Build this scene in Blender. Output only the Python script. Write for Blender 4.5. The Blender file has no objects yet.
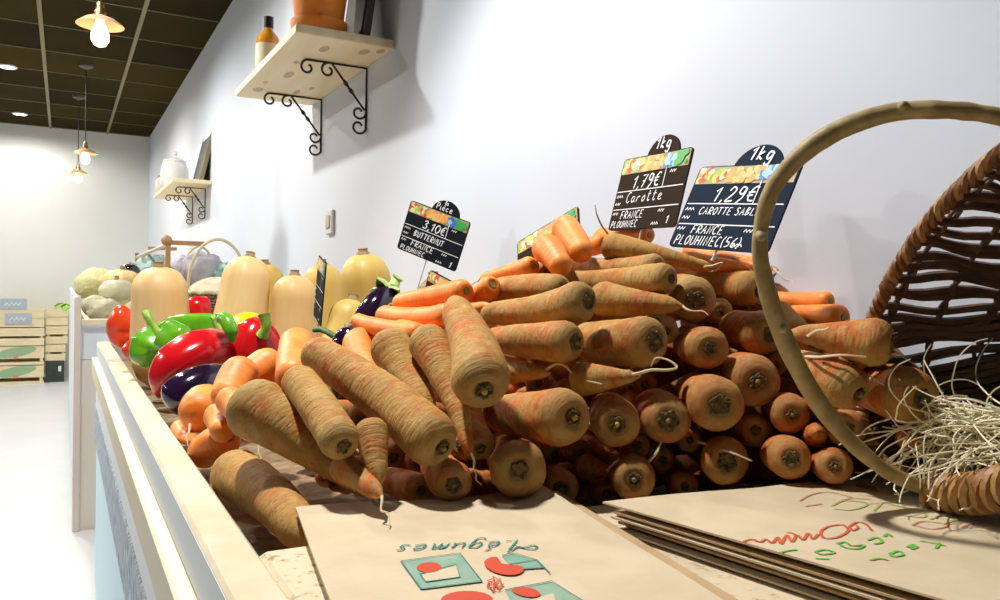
import bpy, math, random
from mathutils import Vector, Matrix, Quaternion, noise
C = bpy.context.scene.collection
SC = bpy.context.scene
random.seed(7)
PI = math.pi
V = Vector

# ---------------------------------------------------------------- camera
cam_d = bpy.data.cameras.new('camera'); cam = bpy.data.objects.new('camera', cam_d); C.objects.link(cam)
cam_d.sensor_width = 36.0; cam_d.lens = 28.8; cam_d.clip_start = 0.02; cam_d.clip_end = 60
CAM_R = [[0.877919, 0.009013, 0.478725], [-0.478392, -0.025236, 0.877784], [0.019993, -0.999641, -0.017844]]
cam.matrix_world = Matrix(((CAM_R[0][0], -CAM_R[0][1], -CAM_R[0][2], 0), (CAM_R[1][0], -CAM_R[1][1], -CAM_R[1][2], 0),
                           (CAM_R[2][0], -CAM_R[2][1], -CAM_R[2][2], 0.99), (0, 0, 0, 1)))
SC.camera = cam
# ---------------------------------------------------------------- world, exposure
w = bpy.data.worlds.new('world'); SC.world = w; w.use_nodes = True
w.node_tree.nodes['Background'].inputs[0].default_value = (0.56, 0.76, 1.0, 1)
w.node_tree.nodes['Background'].inputs[1].default_value = 0.05
SC.view_settings.view_transform = 'Standard'; SC.view_settings.look = 'None'
SC.view_settings.gamma = 1.0; SC.view_settings.use_curve_mapping = False
SC.view_settings.exposure = 0.14
DOWNLIGHT_W = 122.0
BULB_W = 2.0

# ---------------------------------------------------------------- materials
MATS = {}
def nodes_of(name):
    m = bpy.data.materials.new(name); m.use_nodes = True
    nt = m.node_tree; b = nt.nodes['Principled BSDF']
    return m, nt, b
def mix(nt, fac, a, b, mode='MIX'):
    n = nt.nodes.new('ShaderNodeMix'); n.data_type = 'RGBA'; n.blend_type = mode; n.clamp_factor = True
    for s, x in ((n.inputs[0], fac), (n.inputs[6], a), (n.inputs[7], b)):
        if hasattr(x, 'links'): nt.links.new(x, s)
        elif isinstance(x, (int, float)): s.default_value = x
        else: s.default_value = (*x, 1)
    return n.outputs[2]
def tex(nt, scale, detail=4, stretch=(1, 1, 1), coord='Object', rough=.55):
    tc = nt.nodes.new('ShaderNodeTexCoord'); mp = nt.nodes.new('ShaderNodeMapping'); mp.inputs['Scale'].default_value = stretch
    n = nt.nodes.new('ShaderNodeTexNoise'); n.inputs['Scale'].default_value = scale; n.inputs['Detail'].default_value = detail
    n.inputs['Roughness'].default_value = rough
    oi = nt.nodes.new('ShaderNodeObjectInfo'); add = nt.nodes.new('ShaderNodeVectorMath'); add.operation = 'ADD'
    nt.links.new(tc.outputs[coord], add.inputs[0])
    cmb = nt.nodes.new('ShaderNodeMath'); cmb.operation = 'MULTIPLY'; cmb.inputs[1].default_value = 7.3
    nt.links.new(oi.outputs['Random'], cmb.inputs[0])
    nt.links.new(cmb.outputs[0], add.inputs[1])
    nt.links.new(add.outputs[0], mp.inputs['Vector']); nt.links.new(mp.outputs[0], n.inputs['Vector'])
    return n.outputs['Fac']
def ramp(nt, fac, lo, hi, a=0.0, b=1.0):
    n = nt.nodes.new('ShaderNodeMapRange'); n.inputs[1].default_value = lo; n.inputs[2].default_value = hi
    n.inputs[3].default_value = a; n.inputs[4].default_value = b
    nt.links.new(fac, n.inputs[0]); return n.outputs[0]
def bump(nt, b, h, strength, dist=.002):
    n = nt.nodes.new('ShaderNodeBump'); n.inputs['Strength'].default_value = strength; n.inputs['Distance'].default_value = dist
    nt.links.new(h, n.inputs['Height']); nt.links.new(n.outputs[0], b.inputs['Normal'])
def mat(name, col, rough=.5, col2=None, scale=20, lo=.35, hi=.65, stretch=(1, 1, 1), bmp=0, bscale=None, bstretch=None, metal=0, trans=0, emis=None, spec=.5, bdist=.002):
    if name in MATS: return MATS[name]
    m, nt, b = nodes_of(name)
    b.inputs['Roughness'].default_value = rough; b.inputs['Metallic'].default_value = metal
    b.inputs['Specular IOR Level'].default_value = spec
    b.inputs['Base Color'].default_value = (*col, 1)
    if col2:
        nt.links.new(mix(nt, ramp(nt, tex(nt, scale, 5, stretch), lo, hi), col, col2), b.inputs['Base Color'])
    if bmp: bump(nt, b, tex(nt, bscale or scale, 5, bstretch or stretch), bmp, bdist)
    if trans: b.inputs['Transmission Weight'].default_value = trans
    if emis:
        b.inputs['Emission Color'].default_value = (*emis[0], 1); b.inputs['Emission Strength'].default_value = emis[1]
    MATS[name] = m; return m

def carrot_dirty():
    m, nt, b = nodes_of('soiled_carrot_skin')
    at = nt.nodes.new('ShaderNodeAttribute'); at.attribute_type = 'OBJECT'; at.attribute_name = 'dirt_shade'
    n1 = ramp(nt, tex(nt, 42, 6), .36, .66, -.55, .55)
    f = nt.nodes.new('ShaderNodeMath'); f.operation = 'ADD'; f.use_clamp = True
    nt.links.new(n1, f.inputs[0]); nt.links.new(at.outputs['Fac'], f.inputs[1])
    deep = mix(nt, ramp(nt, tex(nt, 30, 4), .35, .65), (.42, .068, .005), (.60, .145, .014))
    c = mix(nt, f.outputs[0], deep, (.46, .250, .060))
    c = mix(nt, ramp(nt, tex(nt, 95, 6), .46, .74, 0, .8), c, (.57, .37, .13))
    c = mix(nt, ramp(nt, tex(nt, 24, 5), .54, .74, 0, .5), c, (.34, .23, .085))
    rings = tex(nt, 1.0, 4, (330, 60, 60))
    c = mix(nt, ramp(nt, rings, .58, .74, 0, .40), c, (.21, .105, .03))
    c = mix(nt, ramp(nt, tex(nt, 1.0, 3, (150, 40, 40)), .60, .72, 0, .45), c, (.23, .15, .055))
    spk = tex(nt, 300, 3)
    c = mix(nt, ramp(nt, spk, .60, .72, 0, .6), c, (.15, .085, .03))
    tc = nt.nodes.new('ShaderNodeTexCoord'); sx = nt.nodes.new('ShaderNodeSeparateXYZ'); nt.links.new(tc.outputs['Object'], sx.inputs[0])
    sh = ramp(nt, sx.outputs[0], .012, -.016, 0, .6)
    c = mix(nt, sh, c, (.27, .19, .065))
    nt.links.new(c, b.inputs['Base Color']); b.inputs['Roughness'].default_value = .72; b.inputs['Specular IOR Level'].default_value = .3
    h = nt.nodes.new('ShaderNodeMath'); h.operation = 'ADD'
    nt.links.new(ramp(nt, rings, .4, .75, 1, 0), h.inputs[0]); nt.links.new(tex(nt, 150, 6), h.inputs[1])
    bump(nt, b, h.outputs[0], .5, .0013)
    return m
def carrot_clean():
    m, nt, b = nodes_of('washed_carrot_skin')
    c = mix(nt, ramp(nt, tex(nt, 26, 4), .35, .7), (.86, .215, .018), (.92, .34, .055))
    rings = tex(nt, 1.0, 2, (230, 14, 14))
    c = mix(nt, ramp(nt, rings, .56, .72, 0, .5), c, (.60, .14, .02)); c = mix(nt, ramp(nt, tex(nt, 60, 4), .55, .72, 0, .4), c, (.95, .46, .14))
    nt.links.new(c, b.inputs['Base Color']); b.inputs['Roughness'].default_value = .5
    bump(nt, b, rings, .5, .0014)
    return m
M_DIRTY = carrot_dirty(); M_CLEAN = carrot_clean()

# ---------------------------------------------------------------- mesh helpers
WM = {}
def I4(): return Matrix.Identity(4)
class MB:
    def __init__(s): s.v = []; s.f = []
    def add(s, vs, fs):
        o = len(s.v); s.v += [V(x) for x in vs]; s.f += [tuple(i + o for i in f) for f in fs]; return s
    def loft(s, rings, cap=True, closed=False):
        n = len(rings[0]); o = len(s.v); k = len(rings)
        for r in rings: s.v += [V(p) for p in r]
        for i in range(k if closed else k - 1):
            a = o + i * n; b = o + ((i + 1) % k) * n
            for j in range(n): s.f.append((a + j, a + (j + 1) % n, b + (j + 1) % n, b + j))
        if cap and not closed:
            s.f.append(tuple(o + j for j in reversed(range(n)))); e = o + (k - 1) * n
            s.f.append(tuple(e + j for j in range(n)))
        return s
    def tube(s, path, rad, n=10, cap=True, closed=False, sq=None):
        path = [V(p) for p in path]; k = len(path)
        if isinstance(rad, (int, float)): rad = [rad] * k
        T = []
        for i in range(k):
            a = path[(i - 1) % k] if (closed or i) else path[0]
            b = path[(i + 1) % k] if (closed or i < k - 1) else path[-1]
            t = b - a; T.append(t.normalized() if t.length > 1e-9 else V((0, 0, 1)))
        u = V((0, 0, 1)) if abs(T[0].z) < .9 else V((1, 0, 0))
        u = (u - T[0] * u.dot(T[0])).normalized(); rings = []
        for i in range(k):
            u = u - T[i] * u.dot(T[i])
            u = u.normalized() if u.length > 1e-6 else T[i].orthogonal().normalized()
            w_ = T[i].cross(u)
            r = rad[i]; rings.append([path[i] + (u * math.cos(2 * PI * j / n) + w_ * math.sin(2 * PI * j / n)) * r for j in range(n)])
        return s.loft(rings, cap, closed)
    def box(s, c, d, M=None):
        x, y, z = d[0] / 2, d[1] / 2, d[2] / 2; c = V(c)
        vs = [V((i, j, k)) for i in (-x, x) for j in (-y, y) for k in (-z, z)]
        vs = [c + (M @ p if M else p) for p in vs]
        return s.add(vs, [(0, 1, 3, 2), (4, 6, 7, 5), (0, 4, 5, 1), (2, 3, 7, 6), (0, 2, 6, 4), (1, 5, 7, 3)])
    def b2(s, lo, hi): return s.box([(a + b) / 2 for a, b in zip(lo, hi)], [b - a for a, b in zip(lo, hi)])
    def bb(s, lo, hi, r=.003):
        # box with chamfered edges along z-aligned outline and top/bottom
        (x0, y0, z0), (x1, y1, z1) = lo, hi
        def ring(z, i): return [(x0 + r + (0 if 0 else -r + i), y0 + i + c, z) for c in ()]
        rings = []
        for z, i in ((z0, r), (z0 + r, 0), (z1 - r, 0), (z1, r)):
            a0, a1, c0, c1 = x0 + i, x1 - i, y0 + i, y1 - i
            rings.append([(a0 + r, c0, z), (a1 - r, c0, z), (a1, c0 + r, z), (a1, c1 - r, z), (a1 - r, c1, z), (a0 + r, c1, z), (a0, c1 - r, z), (a0, c0 + r, z)])
        return s.loft(rings)
    def lathe(s, prof, n=24, M=None, fn=None):
        rings = []
        for k, (r, z) in enumerate(prof):
            ring = []
            for j in range(n):
                t = 2 * PI * j / n; rr = r * (fn(t, k / (len(prof) - 1)) if fn else 1)
                p = V((rr * math.cos(t), rr * math.sin(t), z)); ring.append(M @ p if M else p)
            rings.append(ring)
        return s.loft(rings)
    def ribbon(s, pts, wd, f):
        # flat stroke: pts 2D, f maps (x, y) -> 3D
        pts = [V((p[0], p[1], 0)) for p in pts]; L = []; R = []
        for i, p in enumerate(pts):
            t = (pts[min(i + 1, len(pts) - 1)] - pts[max(i - 1, 0)])
            t = t.normalized() if t.length > 1e-9 else V((1, 0, 0)); nn = V((-t.y, t.x, 0)) * wd / 2
            L.append(p + nn); R.append(p - nn)
        o = len(s.v)
        for a, b in zip(L, R): s.v += [V(f(a.x, a.y)), V(f(b.x, b.y))]
        for i in range(len(pts) - 1): s.f.append((o + 2 * i, o + 2 * i + 1, o + 2 * i + 3, o + 2 * i + 2))
        return s
    def poly(s, pts, f):
        o = len(s.v); s.v += [V(f(x, y)) for x, y in pts]; s.f.append(tuple(range(o, o + len(pts)))); return s
    def build(s, name, material, parent=None, origin=None, local=False, smooth=True, M=None):
        """one mesh object; vertices are in the world unless local=True"""
        base = WM[parent] if parent is not None else I4()
        own = M if M is not None else (Matrix.Translation(V(origin)) if origin is not None else base)
        inv = I4() if local else own.inverted()
        me = bpy.data.meshes.new(name); me.from_pydata([inv @ p for p in s.v], [], s.f); me.materials.append(material)
        me.polygons.foreach_set('use_smooth', [smooth] * len(me.polygons)); me.update()
        if smooth:
            try: me.set_sharp_from_angle(angle=.9)
            except Exception: pass
        o = bpy.data.objects.new(name, me); C.objects.link(o)
        if parent is not None:
            o.parent = parent; o.matrix_parent_inverse = I4(); o.matrix_basis = base.inverted() @ own
        else: o.matrix_basis = own
        WM[o] = own; return o
def tag(o, label=None, cat=None, group=None, kind=None):
    for k, x in (('label', label), ('category', cat), ('group', group), ('kind', kind)):
        if x: o[k] = x
    return o
def empty(name, loc, label, cat, group=None, M=None):
    o = bpy.data.objects.new(name, None); C.objects.link(o); o.empty_display_size = .05
    WM[o] = M if M is not None else Matrix.Translation(V(loc)); o.matrix_basis = WM[o]
    return tag(o, label, cat, group)
def structure(name, mb, m, smooth=False): return tag(mb.build(name, m, smooth=smooth), kind='structure')
def frame(z, x=None):
    """matrix whose Z runs along z"""
    z = V(z).normalized(); x = V(x) if x is not None else (V((1, 0, 0)) if abs(z.x) < .8 else V((0, 1, 0)))
    x = (x - z * x.dot(z)).normalized(); y = z.cross(x)
    return Matrix(((x.x, y.x, z.x), (x.y, y.y, z.y), (x.z, y.z, z.z)))
def m4(R3, t): m = R3.to_4x4(); m.translation = V(t); return m
def spline(pts, n):
    pts = [V(p) for p in pts]; P_ = [pts[0] * 2 - pts[1]] + pts + [pts[-1] * 2 - pts[-2]]; out = []
    for i in range(1, len(P_) - 2):
        a, b, c, d = P_[i - 1:i + 3]
        for k in range(n):
            t = k / n
            out.append(.5 * ((2 * b) + (c - a) * t + (2 * a - 5 * b + 4 * c - d) * t * t + (3 * b - a - 3 * c + d) * t ** 3))
    return out + [pts[-1]]
def lerp(tab, t):
    for (a, x), (b, y) in zip(tab, tab[1:]):
        if t <= b: return x + (y - x) * max(0, (t - a)) / (b - a)
    return tab[-1][1]

# ---------------------------------------------------------------- stroke lettering
F_ = {
 '0': [[(.3, 1), (.08, .75), (.05, .3), (.25, 0), (.5, .2), (.55, .7), (.3, 1)]], '1': [[(.02, .7), (.3, 1), (.2, 0)]],
 '2': [[(.08, .75), (.25, 1), (.5, .85), (.4, .5), (.05, 0), (.55, .05)]], '3': [[(.08, .85), (.3, 1), (.5, .8), (.25, .55), (.5, .35), (.35, .03), (.02, .1)]],
 '5': [[(.5, 1), (.15, 1), (.1, .55), (.4, .55), (.45, .2), (.05, 0)]], '6': [[(.45, 1), (.1, .5), (.1, .1), (.4, .05), (.45, .4), (.1, .4)]],
 '7': [[(.05, .95), (.55, 1), (.2, 0)], [(.15, .5), (.45, .52)]], '9': [[(.5, .9), (.2, 1), (.1, .65), (.35, .5), (.5, .9), (.45, .3), (.15, -.15)]],
 '4': [[(.35, 1), (.02, .4), (.55, .4)], [(.42, .7), (.38, 0)]], ',': [[(.14, .1), (.02, -.18)]], '.': [[(.06, .05), (.1, 0)]],
 '€': [[(.6, .95), (.35, 1), (.12, .6), (.2, .1), (.55, .05)], [(0, .62), (.45, .66)], [(0, .4), (.4, .44)]],
 '(': [[(.3, 1.1), (.08, .6), (.2, -.1)]], ')': [[(.1, 1.1), (.3, .6), (.05, -.1)]],
 'A': [[(0, 0), (.3, 1), (.5, 0)], [(.1, .38), (.46, .4)]], 'B': [[(.08, 0), (.12, 1), (.45, .85), (.15, .55), (.5, .3), (.08, 0)]],
 'C': [[(.5, .9), (.25, 1), (.05, .5), (.2, 0), (.5, .1)]], 'D': [[(.08, 0), (.12, 1), (.5, .7), (.4, .1), (.02, 0)]],
 'E': [[(.5, 1), (.1, 1), (.05, 0), (.48, .02)], [(.08, .5), (.4, .52)]], 'F': [[(.05, 0), (.12, 1), (.52, 1)], [(.09, .52), (.42, .54)]],
 'G': [[(.5, .9), (.2, 1), (.05, .45), (.25, 0), (.5, .15), (.5, .45), (.3, .45)]], 'H': [[(.05, 0), (.1, 1)], [(.08, .5), (.5, .52)], [(.48, 0), (.52, 1)]],
 'I': [[(.1, 0), (.16, 1)]], 'L': [[(.12, 1), (.05, 0), (.48, .04)]], 'M': [[(.02, 0), (.12, 1), (.32, .4), (.54, 1), (.6, 0)]],
 'N': [[(.05, 0), (.1, 1), (.45, 0), (.52, 1)]], 'O': [[(.3, 1), (.05, .6), (.2, 0), (.5, .3), (.48, .85), (.3, 1)]],
 'P': [[(.06, 0), (.12, 1), (.48, .85), (.4, .5), (.1, .48)]], 'R': [[(.06, 0), (.12, 1), (.48, .85), (.4, .52), (.1, .48), (.5, 0)]],
 'S': [[(.5, .9), (.25, 1), (.1, .75), (.42, .4), (.3, 0), (.02, .1)]], 'T': [[(0, .98), (.56, 1)], [(.3, 1), (.24, 0)]],
 'U': [[(.06, 1), (.08, .2), (.28, 0), (.48, .2), (.52, 1)]],
 'a': [[(.42, .5), (.15, .52), (.05, .2), (.2, 0), (.4, .2), (.44, .5), (.42, .1), (.55, 0)]], 'c': [[(.4, .5), (.12, .5), (.06, .15), (.25, 0), (.45, .12)]],
 'e': [[(.06, .25), (.38, .35), (.3, .55), (.1, .45), (.08, .12), (.28, 0), (.48, .1)]],
 'g': [[(.42, .5), (.15, .55), (.06, .2), (.22, .02), (.4, .2), (.46, .5), (.42, -.3), (.2, -.42), (.05, -.25)]],
 'i': [[(.1, .5), (.1, .05), (.25, 0)], [(.12, .75), (.14, .78)]], 'k': [[(.08, 0), (.14, 1)], [(.42, .6), (.1, .3), (.45, 0)]],
 'l': [[(.1, .1), (.3, .7), (.22, 1), (.1, .8), (.12, .1), (.3, 0)]], 'm': [[(.04, 0), (.08, .5), (.1, .3), (.25, .52), (.3, 0), (.32, .3), (.48, .52), (.54, .1), (.65, 0)]],
 'n': [[(.04, 0), (.08, .5), (.1, .3), (.3, .52), (.36, .1), (.48, 0)]], 'o': [[(.24, .5), (.06, .25), (.2, 0), (.42, .2), (.34, .5), (.2, .5)]],
 'p': [[(.1, .5), (.02, -.4)], [(.1, .4), (.3, .55), (.42, .3), (.25, .02), (.08, .1)]], 'r': [[(.06, 0), (.1, .5), (.12, .35), (.3, .52), (.42, .45)]],
 's': [[(.36, .45), (.18, .52), (.12, .35), (.34, .18), (.24, 0), (.02, .06)]], 't': [[(.2, .95), (.14, .1), (.28, 0), (.4, .08)], [(.02, .62), (.4, .65)]],
 'u': [[(.06, .5), (.08, .1), (.22, 0), (.38, .15), (.42, .5), (.42, .1), (.54, 0)]], 'é': [[(.06, .25), (.38, .35), (.3, .55), (.1, .45), (.08, .12), (.28, 0), (.48, .1)], [(.2, .72), (.36, .92)]],
 'è': [[(.06, .25), (.38, .35), (.3, .55), (.1, .45), (.08, .12), (.28, 0), (.48, .1)], [(.2, .92), (.36, .72)]],
 '$': [[(.9, .75), (.55, 1), (.4, .7), (.45, .2), (.15, .0), (.05, .18), (.3, .22), (.6, 0), (.95, .12)]],
}
WIDE = {'m': .74, 'M': .74, '1': .42, ',': .24, '.': .2, '(': .38, ')': .38, 'I': .3, 'i': .3, 'l': .34, '$': 1.0, '€': .72}
def write(mb, text, x, y, h, f, wd, gap=.12, slant=.12, squeeze=1.0):
    for ch in text:
        for st in F_.get(ch, []):
            sm = [(p.x, p.y) for p in spline([(a, b, 0) for a, b in st], 4)] if len(st) > 2 and ch not in 'AEFHLMNT147' else st
            mb.ribbon([(x + (a + slant * b) * h * squeeze, y + b * h) for a, b in sm], wd, f)
        x += (WIDE.get(ch, .6) + gap) * h * squeeze if ch != ' ' else .45 * h * squeeze
    return x

# ================================================================ THE ROOM
m_wall = mat('white_wall_paint', (.69, .735, .815), .85, col2=(.67, .715, .795), scale=2.5, spec=.2)
m_floor = mat('pale_floor', (.66, .68, .69), .38, col2=(.62, .64, .65), scale=3)
structure('floor', MB().b2((-5, -2.2, -.1), (.9, 9.2, 0)), m_floor)
structure('wall_right', MB().b2((.76, -2.2, 0), (.90, 9.2, 2.6)), m_wall)
structure('wall_back', MB().b2((-5, 9.02, 0), (.76, 9.2, 2.6)), mat('cream_wall_paint', (.76, .775, .735), .85, col2=(.74, .755, .71), scale=2.5, spec=.2))
def tile_mat():
    m, nt, b = nodes_of('dark_ceiling_tiles')
    tc = nt.nodes.new('ShaderNodeTexCoord'); mp = nt.nodes.new('ShaderNodeMapping')
    mp.inputs['Scale'].default_value = (2, 1 / .6, 1); mp.inputs['Location'].default_value = (.26, .07, 0)
    fl = nt.nodes.new('ShaderNodeVectorMath'); fl.operation = 'FLOOR'; wn = nt.nodes.new('ShaderNodeTexWhiteNoise'); wn.noise_dimensions = '2D'
    nt.links.new(tc.outputs['Object'], mp.inputs[0]); nt.links.new(mp.outputs[0], fl.inputs[0]); nt.links.new(fl.outputs[0], wn.inputs[0])
    c = mix(nt, wn.outputs[0], (.024, .015, .003), (.050, .037, .006))
    c = mix(nt, ramp(nt, tex(nt, 1.3, 3), .4, .65, 0, .5), c, (.026, .023, .011))
    nt.links.new(c, b.inputs['Base Color']); b.inputs['Roughness'].default_value = .95; b.inputs['Specular IOR Level'].default_value = .05
    return m
structure('ceiling', MB().b2((-5, -2.2, 2.45), (.76, 9.02, 2.55)), tile_mat())
g = MB()
for k in range(-8, 2): g.b2((.37 - .5 * (1 - k) + .5 - .011, -2.2, 2.441), (.37 - .5 * (1 - k) + .5 + .011, 9.02, 2.452))
structure('trim_1', g, mat('ceiling_grid_bar', (.17, .14, .05), .5))
g = MB()
for k in range(-3, 16): g.b2((-5, .56 + .6 * (k - 1) - .006, 2.444), (.76, .56 + .6 * (k - 1) + .006, 2.452))
structure('trim_2', g, mat('ceiling_cross_bar', (.09, .07, .022), .5))

# ---------------------------------------------------------------- ceiling downlights and pendants
m_white = mat('white_enamel', (.85, .85, .85), .35)
def downlight(y, label, x=-.36, cone=172, power=1.0, tint=(1.0, .965, .91)):
    e = empty('ceiling_downlight', (x, y, 2.45), label, 'ceiling light', 'round downlights in the dark ceiling')
    M = Matrix.Translation((x, y, 2.45)) @ Matrix.Diagonal((.78, .78, 1, 1))
    MB().lathe([(.075, .001), (.082, -.006), (.078, -.012), (.060, -.013), (.058, -.004), (.075, .001)], 28, M).build('trim_ring', m_white, e)
    MB().lathe([(.001, -.006), (.058, -.006), (.058, -.002), (.001, -.002)], 28, M).build('lens', mat('lit_lens', (1, 1, 1), .4, emis=((.93, .95, 1), 14)), e)
    l = bpy.data.lights.new('downlight_beam', 'SPOT'); l.energy = DOWNLIGHT_W * power; l.spot_size = math.radians(cone); l.spot_blend = .45; l.shadow_soft_size = .05; l.color = tint
    lo = bpy.data.objects.new('downlight_beam', l); C.objects.link(lo); lo.parent = e; lo.location = (0, 0, -.02)
for y, t in ((8.396, 'round white ceiling downlight nearest the back wall'), (6.558, 'round white ceiling downlight second from the back wall'),
             (4.72, 'round white ceiling downlight above the far stall'), (2.88, 'round white ceiling downlight level with the terracotta pot shelf')):
    downlight(y, t, power=.4 if y > 8 else .85)
for y, t in ((8.396, 'round white fill downlight added out of view, at the back of the shop'), (4.72, 'round white fill downlight added out of view, mid shop'), (2.88, 'round white fill downlight added out of view, level with the squashes')):
    downlight(y, t, -2.2, power=.9 if y < 8 else .7)  # unseen second row, added to brighten stall fronts, floor and wall
downlight(1.10, 'round white ceiling downlight above the carrots', .06, 100, 1.25, (1.0, .975, .94))
m_cord = mat('black_cord', (.02, .015, .01), .6)
m_brass = mat('brass_socket', (.55, .33, .12), .35, metal=1)
m_shade = mat('enamel_shade', (.42, .26, .13), .35, col2=(.5, .34, .2), scale=8)
m_bulb = mat('glowing_bulb', (1, .85, .6), .3, emis=((1.0, .62, .30), 5))
def pendant(x, y, z, label):
    e = empty('pendant_lamp', (x, y, 2.45), label, 'pendant lamp', 'filament pendant lamps')
    M = Matrix.Translation((x, y, z)); MS = M @ Matrix.Scale(.78, 4)
    MB().lathe([(.001, 2.45 - z), (.045, 2.45 - z), (.045, 2.43 - z), (.012, 2.415 - z), (.004, 2.41 - z)], 20, M).build('ceiling_rose', mat('rose_metal', (.12, .09, .05), .5), e)
    MB().tube([(x, y, 2.42), (x, y, z + .075)], .0035, 8).build('cord', m_cord, e)
    MB().lathe([(.006, .085), (.014, .08), (.018, .06), (.018, .045), (.024, .04), (.024, .012), (.006, .008)], 20, MS).build('socket', m_brass, e)
    MB().lathe([(.018, .022), (.03, .020), (.06, .008), (.092, -.016), (.096, -.021), (.091, -.019), (.058, .004), (.03, .014), (.018, .015)], 36, MS).build('shade', m_shade, e)
    MB().lathe([(.014, .012), (.018, -.006), (.029, -.032), (.037, -.060), (.036, -.084), (.025, -.104), (.008, -.112), (.001, -.113)], 24, MS).build('bulb', m_bulb, e)
    l = bpy.data.lights.new('bulb_light', 'POINT'); l.energy = BULB_W; l.color = (1, .68, .38); l.shadow_soft_size = .03
    lo = bpy.data.objects.new('bulb_light', l); C.objects.link(lo); lo.parent = e; lo.location = (0, 0, z - .12 - 2.45)
pendant(.100, 3.05, 1.860, 'pendant lamp with flat shade and glowing bulb, nearest and highest in view')
pendant(.121, 6.2, 1.855, 'pendant lamp in front of the back wall, upper one of the far pair')
pendant(.092, 7.3, 1.838, 'pendant lamp closest to the back wall, lower one of the far pair')

# ================================================================ NEAR STALL
m_cream = mat('cream_painted_wood', (.80, .72, .55), .55, col2=(.74, .64, .45), scale=9, stretch=(1, .12, 1), bmp=.12, bscale=40, bstretch=(1, .1, 1))
m_rimtop = mat('dusty_cream_rim', (.68, .59, .42), .6, col2=(.60, .50, .33), scale=14, bmp=.15, bscale=60)
m_bluewhite = mat('blue_white_paint', (.74, .80, .84), .5)
m_ltblue = mat('light_blue_panel', (.60, .82, .93), .5)
m_panel = mat('white_panel_paint', (.80, .83, .86), .5, col2=(.76, .80, .83), scale=6)
m_soilwood = mat('soiled_plank', (.66, .55, .37), .8, col2=(.30, .21, .10), scale=130, lo=.54, hi=.72, bmp=.3, bscale=180)
def bristle():
    m, nt, b = nodes_of('grey_brushed_strip')
    c = mix(nt, ramp(nt, tex(nt, 90, 5, (1, 1.2, .35)), .40, .60), (.62, .68, .74), (.20, .26, .33))
    nt.links.new(c, b.inputs['Base Color']); b.inputs['Roughness'].default_value = .7; bump(nt, b, tex(nt, 90, 5, (1, 1.2, .35)), .5, .003)
    return m
e = empty('market_stall', (.4, 1.5, 0), 'long cream wooden vegetable stall in the foreground along the wall', 'market stall', 'vegetable stalls')
MB().bb((.093, -.55, .742), (.128, 2.80, .790), .003).build('rim_board', m_rimtop, e, smooth=False)
MB().b2((.0926, -.55, .745), (.0935, 2.80, .786)).build('rim_facing', m_bluewhite, e, smooth=False)
MB().bb((.078, -.55, .690), (.100, 2.80, .742), .003).build('batten', m_cream, e, smooth=False)
for k, (y0, y1) in enumerate(((-.55, .248), (.25, .948), (.95, 1.648), (1.65, 2.80))):
    MB().b2((.092, y0, .600), (.106, y1, .690)).build('front_panel', m_panel, e, smooth=False)
MB().bb((.089, -.55, .480), (.105, 2.80, .600), .003).build('brush_strip', bristle(), e, smooth=False)
MB().b2((.094, -.55, .03), (.106, 2.80, .480)).build('lower_panel', m_ltblue, e, smooth=False)
MB().b2((.11, -.55, 0), (.14, 2.77, .03)).build('plinth', m_bluewhite, e, smooth=False)
MB().b2((.128, -.55, .715), (.757, 2.77, .735)).build('tray_floor', mat('earthy_tray', (.16, .10, .05), .9, col2=(.30, .21, .11), scale=50, bmp=.4, bscale=150), e, smooth=False)
MB().b2((.106, 2.77, 0), (.757, 2.80, .785)).build('end_panel', m_panel, e, smooth=False)
MB().bb((.128, -.55, .752), (.757, .600, .790), .003).build('cross_plank', m_soilwood, e, smooth=False)
tag(MB().loft([[(.13 + .6 * k / 24, .602 + (.035 + .02 * noise.noise((k * .9, 0, 2))) * a, .7352 + (.016 + .012 * noise.noise((k * 1.3, 5, 1))) * b) for a, b in ((0, 0), (0, 1.5), (.5, 1), (1, 0))] for k in range(25)]).build('loose_soil', mat('loose_soil', (.24, .15, .07), .9, col2=(.42, .3, .16), scale=120, bmp=.8, bscale=200), origin=(.3, .62, .74)),
    'loose brown soil fallen along the edge of the tray', 'soil', kind='stuff')

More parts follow.
